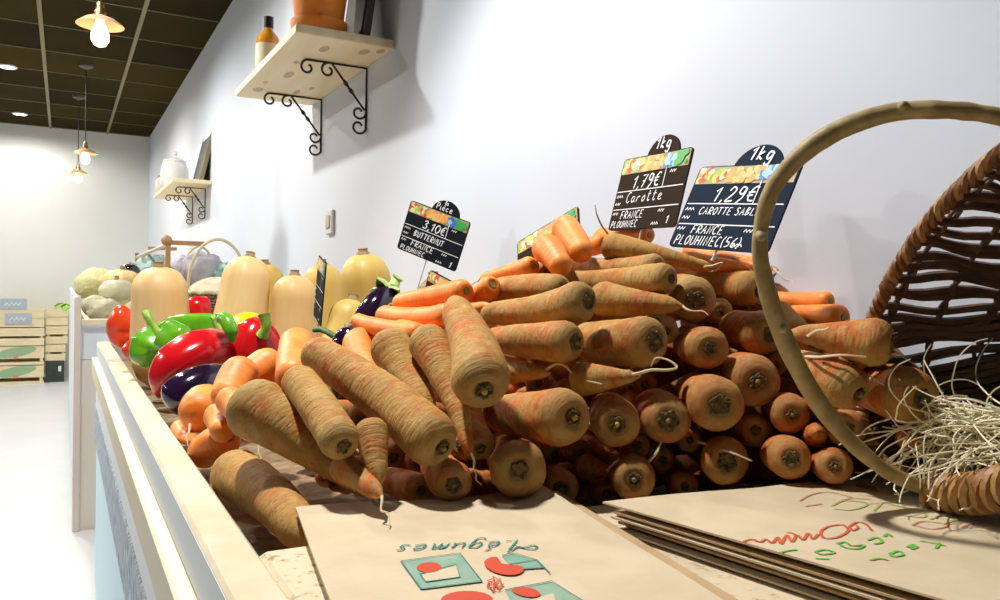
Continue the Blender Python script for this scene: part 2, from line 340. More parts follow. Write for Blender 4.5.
# ================================================================ CARROTS
m_crown = mat('carrot_crown', (.20, .145, .045), .85, col2=(.055, .035, .012), scale=200, bmp=.8, bscale=300)
m_core = mat('carrot_core', (.34, .21, .055), .7, col2=(.22, .13, .04), scale=300)
m_core2 = mat('yellow_core', (.60, .40, .08), .7, col2=(.45, .27, .06), scale=300)
m_root = mat('root_hair', (.74, .60, .38), .7)
m_gcrown = mat('green_crown', (.30, .27, .06), .7)
def carrot(key, a, b, ra, rb, kind, label, group, root_path=None, root=True):
    rnd = random.Random(key); a = V(a); b = V(b); d = b - a; L = d.length
    M = m4(frame(V((0, 0, 1)), V((1, 0, 0))), (0, 0, 0))
    x = d.normalized(); z = V((0, 0, 1)) - x * x.z; z = z.normalized() if z.length > .05 else x.orthogonal().normalized(); y = z.cross(x)
    M = Matrix(((x.x, y.x, z.x, a.x), (x.y, y.y, z.y, a.y), (x.z, y.z, z.z, a.z), (0, 0, 0, 1)))
    ext = rb * (2.4 if rb < ra * .75 else .95)
    n = 26; rings = []; bend = rnd.uniform(-.05, .05) * L; bz = rnd.uniform(-.03, .03) * L; s0 = rnd.uniform(0, 50)
    tab = [(-.50 * ra, .30), (-.60 * ra, .46), (-.56 * ra, .62), (-.42 * ra, .80), (-.2 * ra, .93), (.1 * ra, 1.0)]
    xs = [(t, r * ra) for t, r in tab]; K = 26
    for k in range(1, K + 1):
        t = .1 * ra + (L - .1 * ra) * k / K; xs.append((t, ra + (rb - ra) * (k / K) ** 1.15))
    for k in range(1, 9):
        q = k / 8; xs.append((L + ext * q, rb * max(.04, (1 - q ** 1.7) if rb < ra * .75 else math.sqrt(max(0, 1 - q * q)) * .98 + .03)))
    for t, r in xs:
        q = min(max(t / L, 0), 1); off = 4 * q * (1 - q)
        ridge = 1 + min(1, L / .10) ** 2 * (.018 * noise.noise((t * 420, s0, 0)) + .02 * noise.noise((t * 90, s0, 4)) if t > 0 else 0)
        rings.append([(t, bend * off + r * ridge * math.cos(2 * PI * j / n) * (1 + .05 * noise.noise((math.cos(2 * PI * j / n) * 1.4 + s0, math.sin(2 * PI * j / n) * 1.4, t * 25))),
                       bz * off + r * ridge * math.sin(2 * PI * j / n) * (1 + .05 * noise.noise((math.cos(2 * PI * j / n) * 1.4, math.sin(2 * PI * j / n) * 1.4 + s0, t * 25)))) for j in range(n)])
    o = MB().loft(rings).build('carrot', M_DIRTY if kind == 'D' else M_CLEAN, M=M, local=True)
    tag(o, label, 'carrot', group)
    o['dirt_shade'] = DIRT_SHADE.get(key, rnd.uniform(0, .35) if key[0] == 'z' else rnd.uniform(.45, .95))  # buried carrots stay low too, darkening the gaps by colour
    if kind == 'D':
        c = MB(); cs = rnd.uniform(.62, 1.0); c.lathe([(.001, 0), (.30 * ra * cs, -.02 * ra), (.44 * ra * cs, -.09 * ra), (.36 * ra * cs, -.14 * ra), (.20 * ra * cs, -.09 * ra), (.001, -.07 * ra)], 16, None, lambda t, k: 1 + .16 * math.sin(5 * t + s0) + .1 * math.sin(9 * t))
        for k in range(11):
            t = k * 2 * PI / 11 + rnd.uniform(-.2, .2); q = rnd.uniform(.22, .40) * ra * cs
            c.tube([(q * math.cos(t), q * math.sin(t), -.08 * ra), (q * 1.0 * math.cos(t), q * 1.0 * math.sin(t), -(rnd.uniform(.12, .24)) * ra)], [.085 * ra * cs, .03 * ra], 6)
        R = Matrix(((0, 0, 1), (0, 1, 0), (-1, 0, 0)))
        c.v = [R @ p + V((-.50 * ra, 0, 0)) for p in c.v]
        cr = c.build('crown', m_crown, o, local=True)
        k = MB().lathe([(.001, 0), (.12 * ra, -.08 * ra), (.09 * ra, -.17 * ra), (.001, -.2 * ra)], 10)
        k.v = [R @ p + V((-.52 * ra, 0, 0)) for p in k.v]
        if rnd.random() < .6 or key in ('a8', 'b18', 'b12'): k.build('crown_core', m_core2 if key in ('a8', 'b18', 'b12', 'd46') else m_core, cr, local=True)
    else:
        c = MB().lathe([(.001, 0), (.3 * ra, -.03 * ra), (.28 * ra, -.12 * ra), (.001, -.1 * ra)], 12)
        R = Matrix(((0, 0, 1), (0, 1, 0), (-1, 0, 0))); c.v = [R @ p + V((-.50 * ra, 0, 0)) for p in c.v]
        c.build('crown', m_gcrown, o, local=True)
    if root_path:
        p = spline([M.inverted() @ V(q) for q in root_path], 8)
        MB().tube(p, [.0016 + (.0007 - .0016) * i / (len(p) - 1) for i in range(len(p))], 6).build('root', m_root, o, local=True)
    elif root and rb < .013:
        q = [V((L + ext * .92, 0, 0))]
        for i in range(5): q.append(q[-1] + V((.006, rnd.uniform(-.004, .004), rnd.uniform(-.005, .001))))
        MB().tube(spline(q, 4), [.0013 - .0009 * i / 20 for i in range(21)], 6).build('root', m_root, o, local=True)
    return o
DIRT_SHADE = {'a1': 0.95, 'a2': 1.0, 'a3': 0.85, 'a4': 0.9, 'a5': 1.0, 'a6': 1.0, 'a7': 0.8, 'a8': 0.85, 'a9': 0.3, 'b10': 0.8, 'b12': 0.6, 'b13': 0.6, 'b14': 0.75, 'b16': 0.7, 'b17': 0.2, 'b18': 0.35, 'b19': 0.25, 'b20': 0.25, 'b21': 0.1, 'b22': 0.1, 'b23': 0.1, 'b26': 0.2, 'b27': 0.1, 'b28': 0.25, 'b30': 0.3, 'b33': 0.1, 'b34': 0.0, 'c35': 0.4, 'c38': 0.1, 'c39': 0.55, 'c40': 0.5, 'c41': 0.25, 'c43': 0.15, 'd46': 0.7, 'd48': 0.55, 'e49': 1.0, 'e50': 0.95, 'e51': 1.0, 'e52': 0.9, 'e53': 0.95, 'e54': 0.9, 'g1': 0.4, 'g2': 0.4, 'g3': 0.35, 'b25': 0.3, 'c44': 0.2, 'c45': 0.15, 'b29': 0.2, 'b32': 0.1, 'b24': 0.2, 'c42': 0.2, 'g4': 0.2, 'g7': 0.2}  # soil amount; lower on the lower-right carrots, painting the heap's shade into their colour
ROOTS = {
 'b11': [(0.4249, 0.6836, 0.9051), (0.4273, 0.6654, 0.9138), (0.4324, 0.6569, 0.9125), (0.4374, 0.6483, 0.9044), (0.4437, 0.6334, 0.9000), (0.4526, 0.6228, 0.8980)],
 'b16': [(0.4743, 0.6111, 0.9061), (0.4812, 0.6017, 0.9098), (0.4880, 0.5924, 0.9134), (0.4979, 0.5813, 0.9142), (0.5053, 0.5774, 0.9171), (0.5011, 0.5854, 0.9231), (0.4944, 0.5948, 0.9243), (0.4936, 0.6008, 0.9161)],
 'a4': [(0.2334, 0.6384, 0.8291), (0.2331, 0.6350, 0.8231), (0.2288, 0.6350, 0.8194), (0.2207, 0.6395, 0.8200), (0.2148, 0.6426, 0.8157)],
 'f11': [(0.1313, 0.9936, 0.8207), (0.1292, 0.9854, 0.8128), (0.1265, 0.9811, 0.8068), (0.1269, 0.9750, 0.7986)],
 'e49': [(0.6531, 0.7039, 1.0165), (0.6612, 0.6994, 1.0178), (0.6678, 0.6902, 1.0214), (0.6653, 0.6971, 1.0133), (0.6607, 0.7053, 1.0109)],
 'b24': [(0.4695, 0.6346, 0.8104), (0.4677, 0.6243, 0.8186), (0.4689, 0.6181, 0.8246)],
 'b27': [(0.5581, 0.6039, 0.8377), (0.5633, 0.5897, 0.8360), (0.5460, 0.5479, 0.8395), (0.5602, 0.5343, 0.8326)],
 'c39': [(0.5802, 0.4917, 0.9509), (0.5781, 0.4815, 0.9559), (0.5801, 0.4747, 0.9572), (0.5804, 0.4689, 0.9601)],
 'b25': [(0.4951, 0.6038, 0.8232), (0.5026, 0.5999, 0.8330), (0.5092, 0.6022, 0.8418)],
 'c40': [(0.5943, 0.5120, 0.9310), (0.5798, 0.4801, 0.9332), (0.5812, 0.4566, 0.9369), (0.5947, 0.4436, 0.9361)],
 'f3': [(0.6442, 0.8805, 1.0627), (0.6252, 0.8683, 1.0718), (0.6134, 0.8636, 1.0853), (0.6110, 0.8652, 1.0984)],
}
LAB = {
 'a1': 'thick earthy carrot at the left tapering down to the paper bag',
 'a2': 'short blunt earthy carrot between the two thick ones at the left',
 'a3': 'long thick earthy carrot slanting down to the right in the left of the heap',
 'a4': 'small earthy carrot with a pale root tuft above the paper bag',
 'a5': 'soiled carrot lying lowest at the left, against the wooden rim',
 'a6': 'earthy carrot behind the long thick one, left of its slender neighbour',
 'a7': 'slender earthy carrot narrowing downwards, left of the large crown',
 'a8': 'large carrot pointing its ringed crown at the viewer, mid-left of the heap',
 'a9': 'shaded red-brown carrot directly beneath the large crowned carrot',
 'b10': 'plump carrot pointing right, just right of the large crowned carrot',
 'b11': 'short carrot with a long curling root right of the large crown',
 'b12': 'bulky carrot with a pale crown and a red shaded left end, low in the heap',
 'b13': 'round carrot end facing the viewer just behind the left paper bag',
 'b14': 'broad pale carrot with a dark round eye near the middle of the heap',
 'b15': 'carrot end half hidden right of the broad pale carrot with the eye',
 'b16': 'small stubby carrot with a white looping root in the middle of the heap',
 'b17': 'small round carrot end with a dark dot, in the middle right of the heap',
 'b18': 'round carrot end with a yellow core below the stubby looping-root carrot',
 'b19': 'greenish round carrot end between the yellow-core one and the big crown',
 'b20': 'big round carrot end with a dark ringed crown, centre right of the heap',
 'b21': 'dark carrot end just right of the big ringed crown, left of the handle',
 'b22': 'thin red carrot end deep below the white looping root',
 'b23': 'small bright red carrot end low between two round crowns',
 'b24': 'tiny dark carrot tip with a white root low in the heap',
 'b25': 'dim round carrot end in the lowest row with a curved white root',
 'b26': 'dim greenish carrot end in a gap just above the lowest row',
 'b27': 'small red carrot end low in the heap with a trailing white thread',
 'b28': 'brown round carrot end crossed by a white thread in the lowest row',
 'b29': 'dim carrot end touching the far edge of the right bag pile',
 'b30': 'red-brown carrot end peeping over the corner of the left paper bag',
 'b32': 'dark carrot end deep in the gap right of the bulky pale-crowned carrot',
 'b33': 'dark carrot end in the lowest row, left of the handle foot',
 'b34': 'red carrot end in the lowest row under the curve of the handle',
 'c35': 'carrot with a dark shaded left end just left of the basket handle, high up',
 'c36': 'greenish carrot tip poking out on the right behind the basket handle',
 'c37': 'clean orange carrot along the wall right of the basket handle',
 'c38': 'dark red carrot in shade below the clean orange one by the wall',
 'c39': 'large rough carrot at the right, pointing at the wicker weave',
 'c40': 'tapered carrot right of the handle, beneath the large rough one',
 'c41': 'thick orange-brown carrot lying at the mouth of the basket',
 'c42': 'small carrot end glinting just right of the handle curve',
 'c43': 'dark red carrot end left of the handle curve, low in the heap',
 'c44': 'dim carrot end under the tapered carrot, right of the handle',
 'c45': 'dim carrot end low between the thread-crossed one and the handle',
 'd46': 'large carrot facing the viewer with a green-grey crown, high in the heap',
 'd47': 'small carrot end squeezed beside the high green-grey crown',
 'd48': 'smooth orange-brown carrot running behind the handle below the 1,29 tag',
 'e49': 'earthy carrot on the heap crest with a thin forked root at its right tip',
 'e50': 'long earthy carrot across the top of the heap with a rounded right end',
 'e51': 'earthy carrot lying along the crest behind the long one',
 'e52': 'earthy carrot with a dark crown pointing right, upper middle of the heap',
 'e53': 'earthy carrot lying just behind the dark-crowned one, upper middle',
 'e54': 'smooth earthy carrot with a blunt pointed right tip, upper middle',
 'e55': 'thin earthy carrot on the crest under the 1,29 price tag',
 'f1': 'clean orange carrot standing up at the peak of the heap',
 'f2': 'clean pale orange carrot leaning just left of the peak carrot',
 'f3': 'clean orange carrot lying on the crest below the 1,79 price tag',
 'f4': 'clean orange carrot sloping down left of the heap peak',
 'f5': 'clean orange carrot end wedged above the earthy upper middle carrots',
 'f6': 'clean long orange carrot lying uppermost on the left slope',
 'f7': 'clean long orange carrot lying just below the uppermost on the left slope',
 'f8': 'pale orange carrot at the left slope in front of the butternut squashes',
 'f9': 'rounded clean orange carrot end under the pale orange one',
 'f10': 'clean orange carrot bit showing between the left slope carrots and earthy ones',
 'f11': 'round clean orange carrot with a root tip beside the wooden rim',
 'f12': 'clean orange carrot bending down behind the thick earthy left carrot',
 'f13': 'red-orange clean carrot in front of the plump red pepper',
 'f14': 'clean orange carrot standing behind the short blunt earthy carrot',
 'f15': 'small clean orange carrot end squeezed by the thick left carrot',
 'f16': 'clean orange carrot lying lowest beside the wooden rim',
 'f17': 'sliver of clean orange carrot against the rim by the aubergine',
 'f18': 'clean orange carrot on the crest behind the 1,29 price tag',
 'f19': 'clean thin orange carrot behind the handle, just below the 1,29 price tag',
 'f20': 'clean orange carrot on the far side of the crest, left of the 1,79 tag',
 'g1': 'brown carrot tip hidden under the small root-tufted carrot',
 'g2': 'brown shaded carrot just above the far edge of the left bag',
 'g3': 'orange-brown shaded carrot under the long thick one, above the left bag',
 'g4': 'dim carrot lying in the gap between the two bag piles',
 'g5': 'clean orange carrot tucked behind the two small upright earthy ones',
 'g6': 'clean orange carrot under the thick earthy carrot at the left',
 'g7': 'dim carrot end in the dark gap right of the broad pale carrot'}
CARROTS = [
 ('z0', 'D', (0.4029, 0.8963, 0.7834), (0.4626, 0.9918, 0.79), 0.0149, 0.0104),
 ('z1', 'D', (0.6443, 0.7785, 0.7612), (0.7177, 0.8235, 0.7719), 0.0197, 0.0138),
 ('z2', 'D', (0.5198, 0.8442, 0.9068), (0.5507, 0.9329, 0.9037), 0.0141, 0.0099),
 ('z3', 'D', (0.4433, 0.9229, 0.8733), (0.5218, 0.989, 0.8648), 0.0139, 0.0097),
 ('z4', 'D', (0.6324, 0.4838, 0.9304), (0.7188, 0.5457, 0.926), 0.0125, 0.0087),
 ('z5', 'D', (0.4138, 0.8139, 0.7841), (0.4875, 0.8597, 0.7854), 0.0165, 0.0116),
 ('z6', 'D', (0.6234, 0.7435, 0.8296), (0.6859, 0.8179, 0.8243), 0.0193, 0.0135),
 ('z7', 'D', (0.4682, 0.7661, 0.8826), (0.5006, 0.8417, 0.8889), 0.0129, 0.009),
 ('z8', 'D', (0.6225, 0.847, 0.8244), (0.67, 0.9454, 0.8291), 0.0159, 0.0111),
 ('z9', 'D', (0.3909, 0.7836, 0.8649), (0.49, 0.8442, 0.8663), 0.0156, 0.0109),
 ('z10', 'D', (0.3275, 0.7696, 0.8055), (0.3707, 0.861, 0.8109), 0.0157, 0.011),
 ('z11', 'D', (0.4347, 0.9241, 0.8275), (0.5101, 0.9541, 0.8146), 0.012, 0.0084),
 ('z12', 'D', (0.5167, 0.8646, 0.874), (0.5728, 0.9237, 0.8659), 0.0126, 0.0088),
 ('z13', 'D', (0.5584, 0.9362, 0.8546), (0.6529, 0.9879, 0.8395), 0.0115, 0.0081),
 ('z14', 'D', (0.3199, 0.7724, 0.8604), (0.4169, 0.8406, 0.8423), 0.0127, 0.0089),
 ('z15', 'D', (0.2774, 0.9713, 0.83), (0.3811, 1.0136, 0.81), 0.0138, 0.0096),
 ('z16', 'D', (0.6175, 0.7915, 0.7985), (0.6707, 0.8736, 0.8135), 0.0187, 0.0131),
 ('z17', 'D', (0.5424, 0.8261, 0.957), (0.6377, 0.8725, 0.9537), 0.0184, 0.0129),
 ('z18', 'D', (0.4728, 0.7164, 0.8807), (0.5554, 0.757, 0.8807), 0.0117, 0.0082),
 ('z19', 'D', (0.498, 0.8079, 0.7621), (0.6, 0.8503, 0.7565), 0.0145, 0.0102),
 ('z20', 'D', (0.2865, 0.9214, 0.8348), (0.378, 0.9553, 0.8305), 0.0161, 0.0113),
 ('z21', 'D', (0.606, 0.8962, 0.9072), (0.643, 0.9997, 0.9222), 0.0191, 0.0134),
 ('z22', 'D', (0.4442, 1.0025, 0.7767), (0.5064, 1.0542, 0.7861), 0.0138, 0.0097),
 ('z23', 'D', (0.6903, 0.8502, 0.8876), (0.7153, 0.9357, 0.9004), 0.0175, 0.0122),
 ('z24', 'D', (0.4762, 0.98, 0.9122), (0.568, 1.0189, 0.9277), 0.015, 0.0105),
 ('z25', 'D', (0.4657, 0.9038, 0.9018), (0.5017, 0.9965, 0.8869), 0.0121, 0.0084),
 ('z26', 'D', (0.5017, 0.9538, 0.9686), (0.5305, 1.0338, 0.9635), 0.0116, 0.0081),
 ('z27', 'D', (0.2964, 0.9646, 0.7917), (0.3371, 1.0354, 0.7875), 0.0142, 0.0099),
 ('z28', 'D', (0.4615, 0.7851, 0.8627), (0.5467, 0.8656, 0.8705), 0.0111, 0.0078),
 ('z29', 'D', (0.5073, 0.8614, 0.956), (0.5878, 0.9175, 0.9706), 0.0122, 0.0086),
 ('z30', 'D', (0.2293, 0.7323, 0.8051), (0.2856, 0.7923, 0.8037), 0.0135, 0.0094),
 ('z31', 'D', (0.3677, 0.9004, 0.8849), (0.4545, 0.9681, 0.8772), 0.013, 0.0091),
 ('z32', 'D', (0.4532, 0.7649, 0.791), (0.544, 0.8239, 0.7852), 0.0137, 0.0096),
 ('z33', 'D', (0.2492, 0.892, 0.8041), (0.3147, 0.951, 0.8075), 0.017, 0.0119),
 ('z34', 'D', (0.5744, 0.8313, 0.8534), (0.6524, 0.8855, 0.8553), 0.016, 0.0112),
 ('z35', 'D', (0.3761, 0.841, 0.8577), (0.4718, 0.8983, 0.8523), 0.0182, 0.0127),
 ('z36', 'D', (0.3004, 0.8465, 0.7855), (0.3644, 0.9461, 0.7905), 0.0121, 0.0084),
 ('z37', 'D', (0.5645, 0.9175, 0.9429), (0.6456, 0.9523, 0.9579), 0.0198, 0.0139),
 ('z38', 'D', (0.5341, 0.7579, 0.9355), (0.5903, 0.8169, 0.9375), 0.0145, 0.0101),
 ('z39', 'D', (0.4167, 0.8385, 0.7604), (0.4773, 0.9153, 0.7755), 0.0162, 0.0114),
 ('z40', 'D', (0.562, 0.9358, 0.7983), (0.6031, 1.021, 0.7904), 0.0143, 0.01),
 ('z41', 'D', (0.3745, 0.8874, 0.8429), (0.4172, 0.956, 0.8441), 0.0165, 0.0116),
 ('z42', 'D', (0.4456, 0.7595, 0.9278), (0.4982, 0.8376, 0.9332), 0.0165, 0.0116),
 ('z43', 'D', (0.5955, 0.741, 0.9138), (0.6798, 0.7682, 0.9015), 0.0163, 0.0114),
 ('z44', 'D', (0.4994, 0.9201, 1.0005), (0.55, 1.0015, 0.9981), 0.0119, 0.0083),
 ('z45', 'D', (0.3544, 0.7378, 0.7806), (0.4489, 0.7797, 0.767), 0.0195, 0.0136),
 ('z46', 'D', (0.2116, 0.7558, 0.8212), (0.2769, 0.8289, 0.8284), 0.0134, 0.0094),
 ('z47', 'D', (0.5785, 0.8636, 0.7783), (0.6251, 0.9518, 0.7628), 0.0191, 0.0134),
 ('z48', 'D', (0.5029, 0.9292, 0.9559), (0.6118, 0.9735, 0.9487), 0.0111, 0.0077),
 ('z49', 'D', (0.3776, 0.7663, 0.8178), (0.4595, 0.818, 0.8025), 0.0143, 0.01),
 ('z50', 'D', (0.47, 0.9672, 0.7522), (0.52, 1.064, 0.7538), 0.0136, 0.0095),
 ('z51', 'D', (0.4585, 0.996, 0.8568), (0.523, 1.0493, 0.8534), 0.016, 0.0112),
 ('z52', 'D', (0.6048, 0.7972, 0.9318), (0.6487, 0.8931, 0.9236), 0.0122, 0.0085),
 ('z53', 'D', (0.4538, 0.8631, 0.8206), (0.5335, 0.9313, 0.8162), 0.0152, 0.0107),
 ('z54', 'D', (0.2794, 1.0566, 0.7649), (0.3425, 1.1269, 0.7626), 0.0112, 0.0079),
 ('z55', 'D', (0.4027, 0.986, 0.7777), (0.4311, 1.0812, 0.7629), 0.0185, 0.013),
 ('z56', 'D', (0.6145, 0.8795, 0.9902), (0.7103, 0.943, 1.0047), 0.0188, 0.0132),
 ('z57', 'D', (0.3536, 0.8779, 0.8064), (0.4253, 0.931, 0.8088), 0.0138, 0.0097),
 ('z58', 'D', (0.6464, 0.7101, 0.7599), (0.7083, 0.7765, 0.7639), 0.0169, 0.0118),
 ('z59', 'D', (0.2835, 1.0437, 0.82), (0.3905, 1.0907, 0.8106), 0.0175, 0.0123),
 ('z60', 'D', (0.4436, 0.9794, 0.9652), (0.4871, 1.0602, 0.9519), 0.0199, 0.014),
 ('z61', 'D', (0.5593, 0.7523, 0.9747), (0.6316, 0.8188, 0.9855), 0.0146, 0.0103),
 ('z62', 'D', (0.2697, 0.7778, 0.853), (0.3437, 0.8659, 0.8666), 0.0187, 0.0131),
 ('z63', 'D', (0.6818, 0.5743, 0.9362), (0.7329, 0.649, 0.9218), 0.0139, 0.0097),
 ('z64', 'D', (0.2658, 0.8241, 0.7749), (0.3042, 0.8953, 0.7669), 0.0112, 0.0079),
 ('z65', 'D', (0.6976, 0.806, 0.8576), (0.7316, 0.919, 0.8498), 0.0123, 0.0086),
 ('z66', 'D', (0.4455, 0.6934, 0.8514), (0.5004, 0.7766, 0.8422), 0.0123, 0.0086),
 ('z67', 'D', (0.4609, 0.8416, 0.8378), (0.5611, 0.9055, 0.8271), 0.0126, 0.0088),
 ('z68', 'D', (0.3365, 0.7917, 0.7713), (0.3955, 0.872, 0.7676), 0.0114, 0.0079),
 ('z69', 'D', (0.3957, 0.9197, 0.919), (0.451, 1.0206, 0.9095), 0.0128, 0.0089),
 ('z70', 'D', (0.7026, 0.6708, 0.7838), (0.7277, 0.757, 0.7787), 0.0128, 0.0089),
 ('z71', 'D', (0.6285, 0.8493, 1.0104), (0.7, 0.8831, 0.9969), 0.0174, 0.0122),
 ('z72', 'D', (0.2557, 0.8605, 0.7759), (0.3134, 0.9417, 0.7751), 0.0131, 0.0092),
 ('z73', 'D', (0.4949, 0.8517, 0.7598), (0.5389, 0.9565, 0.755), 0.0156, 0.0109),
 ('z74', 'D', (0.5556, 0.7311, 0.9065), (0.5896, 0.8192, 0.9032), 0.0138, 0.0096),
 ('z75', 'D', (0.6955, 0.6985, 0.8167), (0.7136, 0.8011, 0.7988), 0.0159, 0.0114),
 ('z76', 'D', (0.7194, 0.9634, 0.7679), (0.6465, 0.9849, 0.7725), 0.0181, 0.013),
 ('z77', 'D', (0.3536, 0.8602, 0.7783), (0.3641, 0.9583, 0.7582), 0.0183, 0.0131),
 ('z78', 'D', (0.7096, 0.5596, 0.854), (0.7091, 0.4783, 0.8749), 0.0145, 0.0104),
 ('z79', 'D', (0.7037, 0.9047, 0.7621), (0.629, 0.9047, 0.7504), 0.0157, 0.0113),
 ('z80', 'D', (0.7281, 0.5007, 0.8557), (0.7393, 0.5969, 0.8278), 0.0135, 0.0097),
 ('z81', 'D', (0.7261, 0.6205, 0.8977), (0.7199, 0.7049, 0.9016), 0.0155, 0.0111),
 ('z82', 'D', (0.7191, 0.5604, 0.8126), (0.6866, 0.4793, 0.8414), 0.0164, 0.0118),
 ('z83', 'D', (0.7009, 0.5766, 0.8332), (0.6182, 0.5108, 0.8581), 0.0141, 0.0101),
 ('z84', 'D', (0.6324, 0.7941, 0.8735), (0.7066, 0.7886, 0.8951), 0.0182, 0.0131),
 ('z85', 'D', (0.6954, 0.6149, 0.8135), (0.665, 0.6928, 0.8029), 0.0135, 0.0097),
 ('z86', 'D', (0.5289, 0.7671, 0.7601), (0.4838, 0.7107, 0.7861), 0.0142, 0.0102),
 ('z87', 'D', (0.6315, 1.0269, 0.8771), (0.5414, 1.0552, 0.89), 0.015, 0.0108),
 ('z88', 'D', (0.7059, 0.6258, 0.8473), (0.7364, 0.5423, 0.8633), 0.0141, 0.0101),
 ('z89', 'D', (0.7024, 0.6629, 0.8828), (0.6956, 0.5783, 0.8823), 0.0141, 0.0102),
 ('z90', 'D', (0.7065, 0.9263, 0.8426), (0.7071, 0.8499, 0.8251), 0.0133, 0.0096),
 ('z91', 'D', (0.6494, 0.6846, 0.7883), (0.5783, 0.7576, 0.7628), 0.018, 0.0129),
 ('z92', 'D', (0.6916, 0.5855, 0.7953), (0.6583, 0.6593, 0.7863), 0.0158, 0.0114),
 ('z93', 'D', (0.5265, 0.8456, 1.0055), (0.5703, 0.9203, 1.0139), 0.0184, 0.0133),
 ('z94', 'D', (0.6714, 0.7494, 0.8308), (0.6437, 0.6814, 0.8347), 0.012, 0.0087),
 ('z95', 'D', (0.5092, 0.8378, 0.7874), (0.5475, 0.8922, 0.8098), 0.0145, 0.0104),
 ('z96', 'D', (0.4551, 0.7179, 0.8143), (0.4408, 0.8173, 0.8348), 0.0135, 0.0097),
 ('z97', 'D', (0.7145, 0.6549, 0.8555), (0.7314, 0.7348, 0.8437), 0.0156, 0.0112),
 ('z98', 'D', (0.6863, 0.735, 0.9042), (0.6949, 0.63, 0.9319), 0.0133, 0.0096),
 ('z99', 'D', (0.6632, 0.8216, 0.791), (0.6395, 0.7335, 0.8004), 0.0138, 0.0099),
 ('z100', 'D', (0.7399, 0.5991, 0.9274), (0.6714, 0.5382, 0.9208), 0.0128, 0.0092),
 ('z101', 'D', (0.7375, 0.8404, 0.8845), (0.7067, 0.7754, 0.8604), 0.0126, 0.0091),
 ('z102', 'D', (0.7073, 0.8112, 0.9647), (0.7361, 0.8883, 0.9504), 0.0154, 0.0111),
 ('z103', 'D', (0.7263, 0.9242, 0.9344), (0.6606, 0.9222, 0.9663), 0.0167, 0.012),
 ('z104', 'D', (0.7409, 0.6602, 0.8202), (0.7193, 0.5724, 0.8381), 0.0136, 0.0098),
 ('z105', 'D', (0.737, 0.8588, 0.7621), (0.6536, 0.8791, 0.7556), 0.0133, 0.0096),
 ('z106', 'D', (0.685, 0.7187, 0.7827), (0.6791, 0.794, 0.7936), 0.0153, 0.011),
 ('z107', 'D', (0.6752, 0.6139, 0.9109), (0.7278, 0.6685, 0.9336), 0.013, 0.0094),
 ('z108', 'D', (0.6965, 0.4777, 0.9125), (0.7393, 0.5306, 0.9347), 0.0144, 0.0104),
 ('z109', 'D', (0.7291, 0.8659, 1.0195), (0.7375, 0.7898, 1.0044), 0.0142, 0.0102),
 ('z110', 'D', (0.7222, 0.7598, 0.8964), (0.6581, 0.7344, 0.8689), 0.0135, 0.0097),
 ('z111', 'D', (0.6322, 0.9341, 0.8652), (0.674, 1.0306, 0.8898), 0.017, 0.0122),
 ('z112', 'D', (0.6719, 0.607, 0.8442), (0.7158, 0.6631, 0.8191), 0.0146, 0.0105),
 ('z113', 'D', (0.7362, 0.7459, 0.9769), (0.734, 0.6662, 0.9566), 0.0127, 0.0092),
 ('z114', 'D', (0.7328, 0.8024, 0.9048), (0.6863, 0.8536, 0.9221), 0.0157, 0.0113),
 ('z115', 'D', (0.6085, 0.81, 0.752), (0.5456, 0.7705, 0.7583), 0.0144, 0.0104),
 ('z116', 'D', (0.5496, 1.1158, 0.9449), (0.5997, 1.0634, 0.932), 0.017, 0.0122),
 ('z117', 'D', (0.6385, 1.0156, 0.8409), (0.7088, 1.0696, 0.8627), 0.0158, 0.0114),
 ('z118', 'D', (0.7123, 0.4788, 0.8472), (0.6525, 0.4389, 0.8628), 0.0128, 0.0092),
 ('z119', 'D', (0.7142, 1.0386, 0.8724), (0.6904, 0.9469, 0.8904), 0.0153, 0.011),
 ('z120', 'D', (0.7175, 0.6166, 0.8076), (0.6877, 0.5461, 0.8189), 0.0126, 0.0091),
 ('z121', 'D', (0.5683, 0.8141, 0.8014), (0.5513, 0.744, 0.7908), 0.0136, 0.0098),
 ('z122', 'D', (0.4796, 0.7547, 0.913), (0.5387, 0.8164, 0.8822), 0.0189, 0.0136),
 ('z123', 'D', (0.3088, 0.7944, 0.8068), (0.3352, 0.8617, 0.8034), 0.0143, 0.0103),
 ('z124', 'D', (0.5146, 0.9523, 0.7822), (0.5643, 1.0021, 0.7862), 0.0126, 0.0091),
 ('z125', 'D', (0.7023, 0.8604, 0.7873), (0.7445, 0.9503, 0.7926), 0.0121, 0.0087),
 ('z126', 'D', (0.5866, 0.9954, 0.946), (0.6348, 1.078, 0.9152), 0.0145, 0.0105),
 ('z127', 'D', (0.7138, 0.5291, 0.9082), (0.6421, 0.4668, 0.9371), 0.0141, 0.0102),
 ('z128', 'D', (0.7057, 0.5882, 0.9446), (0.7203, 0.6939, 0.9448), 0.0123, 0.0088),
 ('z129', 'D', (0.7153, 0.6685, 0.8029), (0.7227, 0.7512, 0.8151), 0.0134, 0.0096),
 ('z130', 'D', (0.6322, 0.6775, 0.7725), (0.5958, 0.6044, 0.7952), 0.0131, 0.0094),
 ('z131', 'D', (0.6885, 0.9176, 0.805), (0.7285, 0.8199, 0.8109), 0.0134, 0.0097),
 ('z132', 'D', (0.6906, 0.7177, 0.9438), (0.7431, 0.7727, 0.9481), 0.0121, 0.0087),
 ('z133', 'D', (0.5796, 0.7976, 0.8504), (0.663, 0.8575, 0.8626), 0.0141, 0.0102),
 ('a1', 'D', (0.1597, 0.774, 0.8692), (0.23, 0.6777, 0.81), 0.0301, 0.0075),
 ('a2', 'D', (0.205, 0.6515, 0.857), (0.1986, 0.7581, 0.893), 0.0172, 0.0174),
 ('a3', 'D', (0.2857, 0.6436, 0.8531), (0.2279, 0.7954, 0.9154), 0.0249, 0.0193),
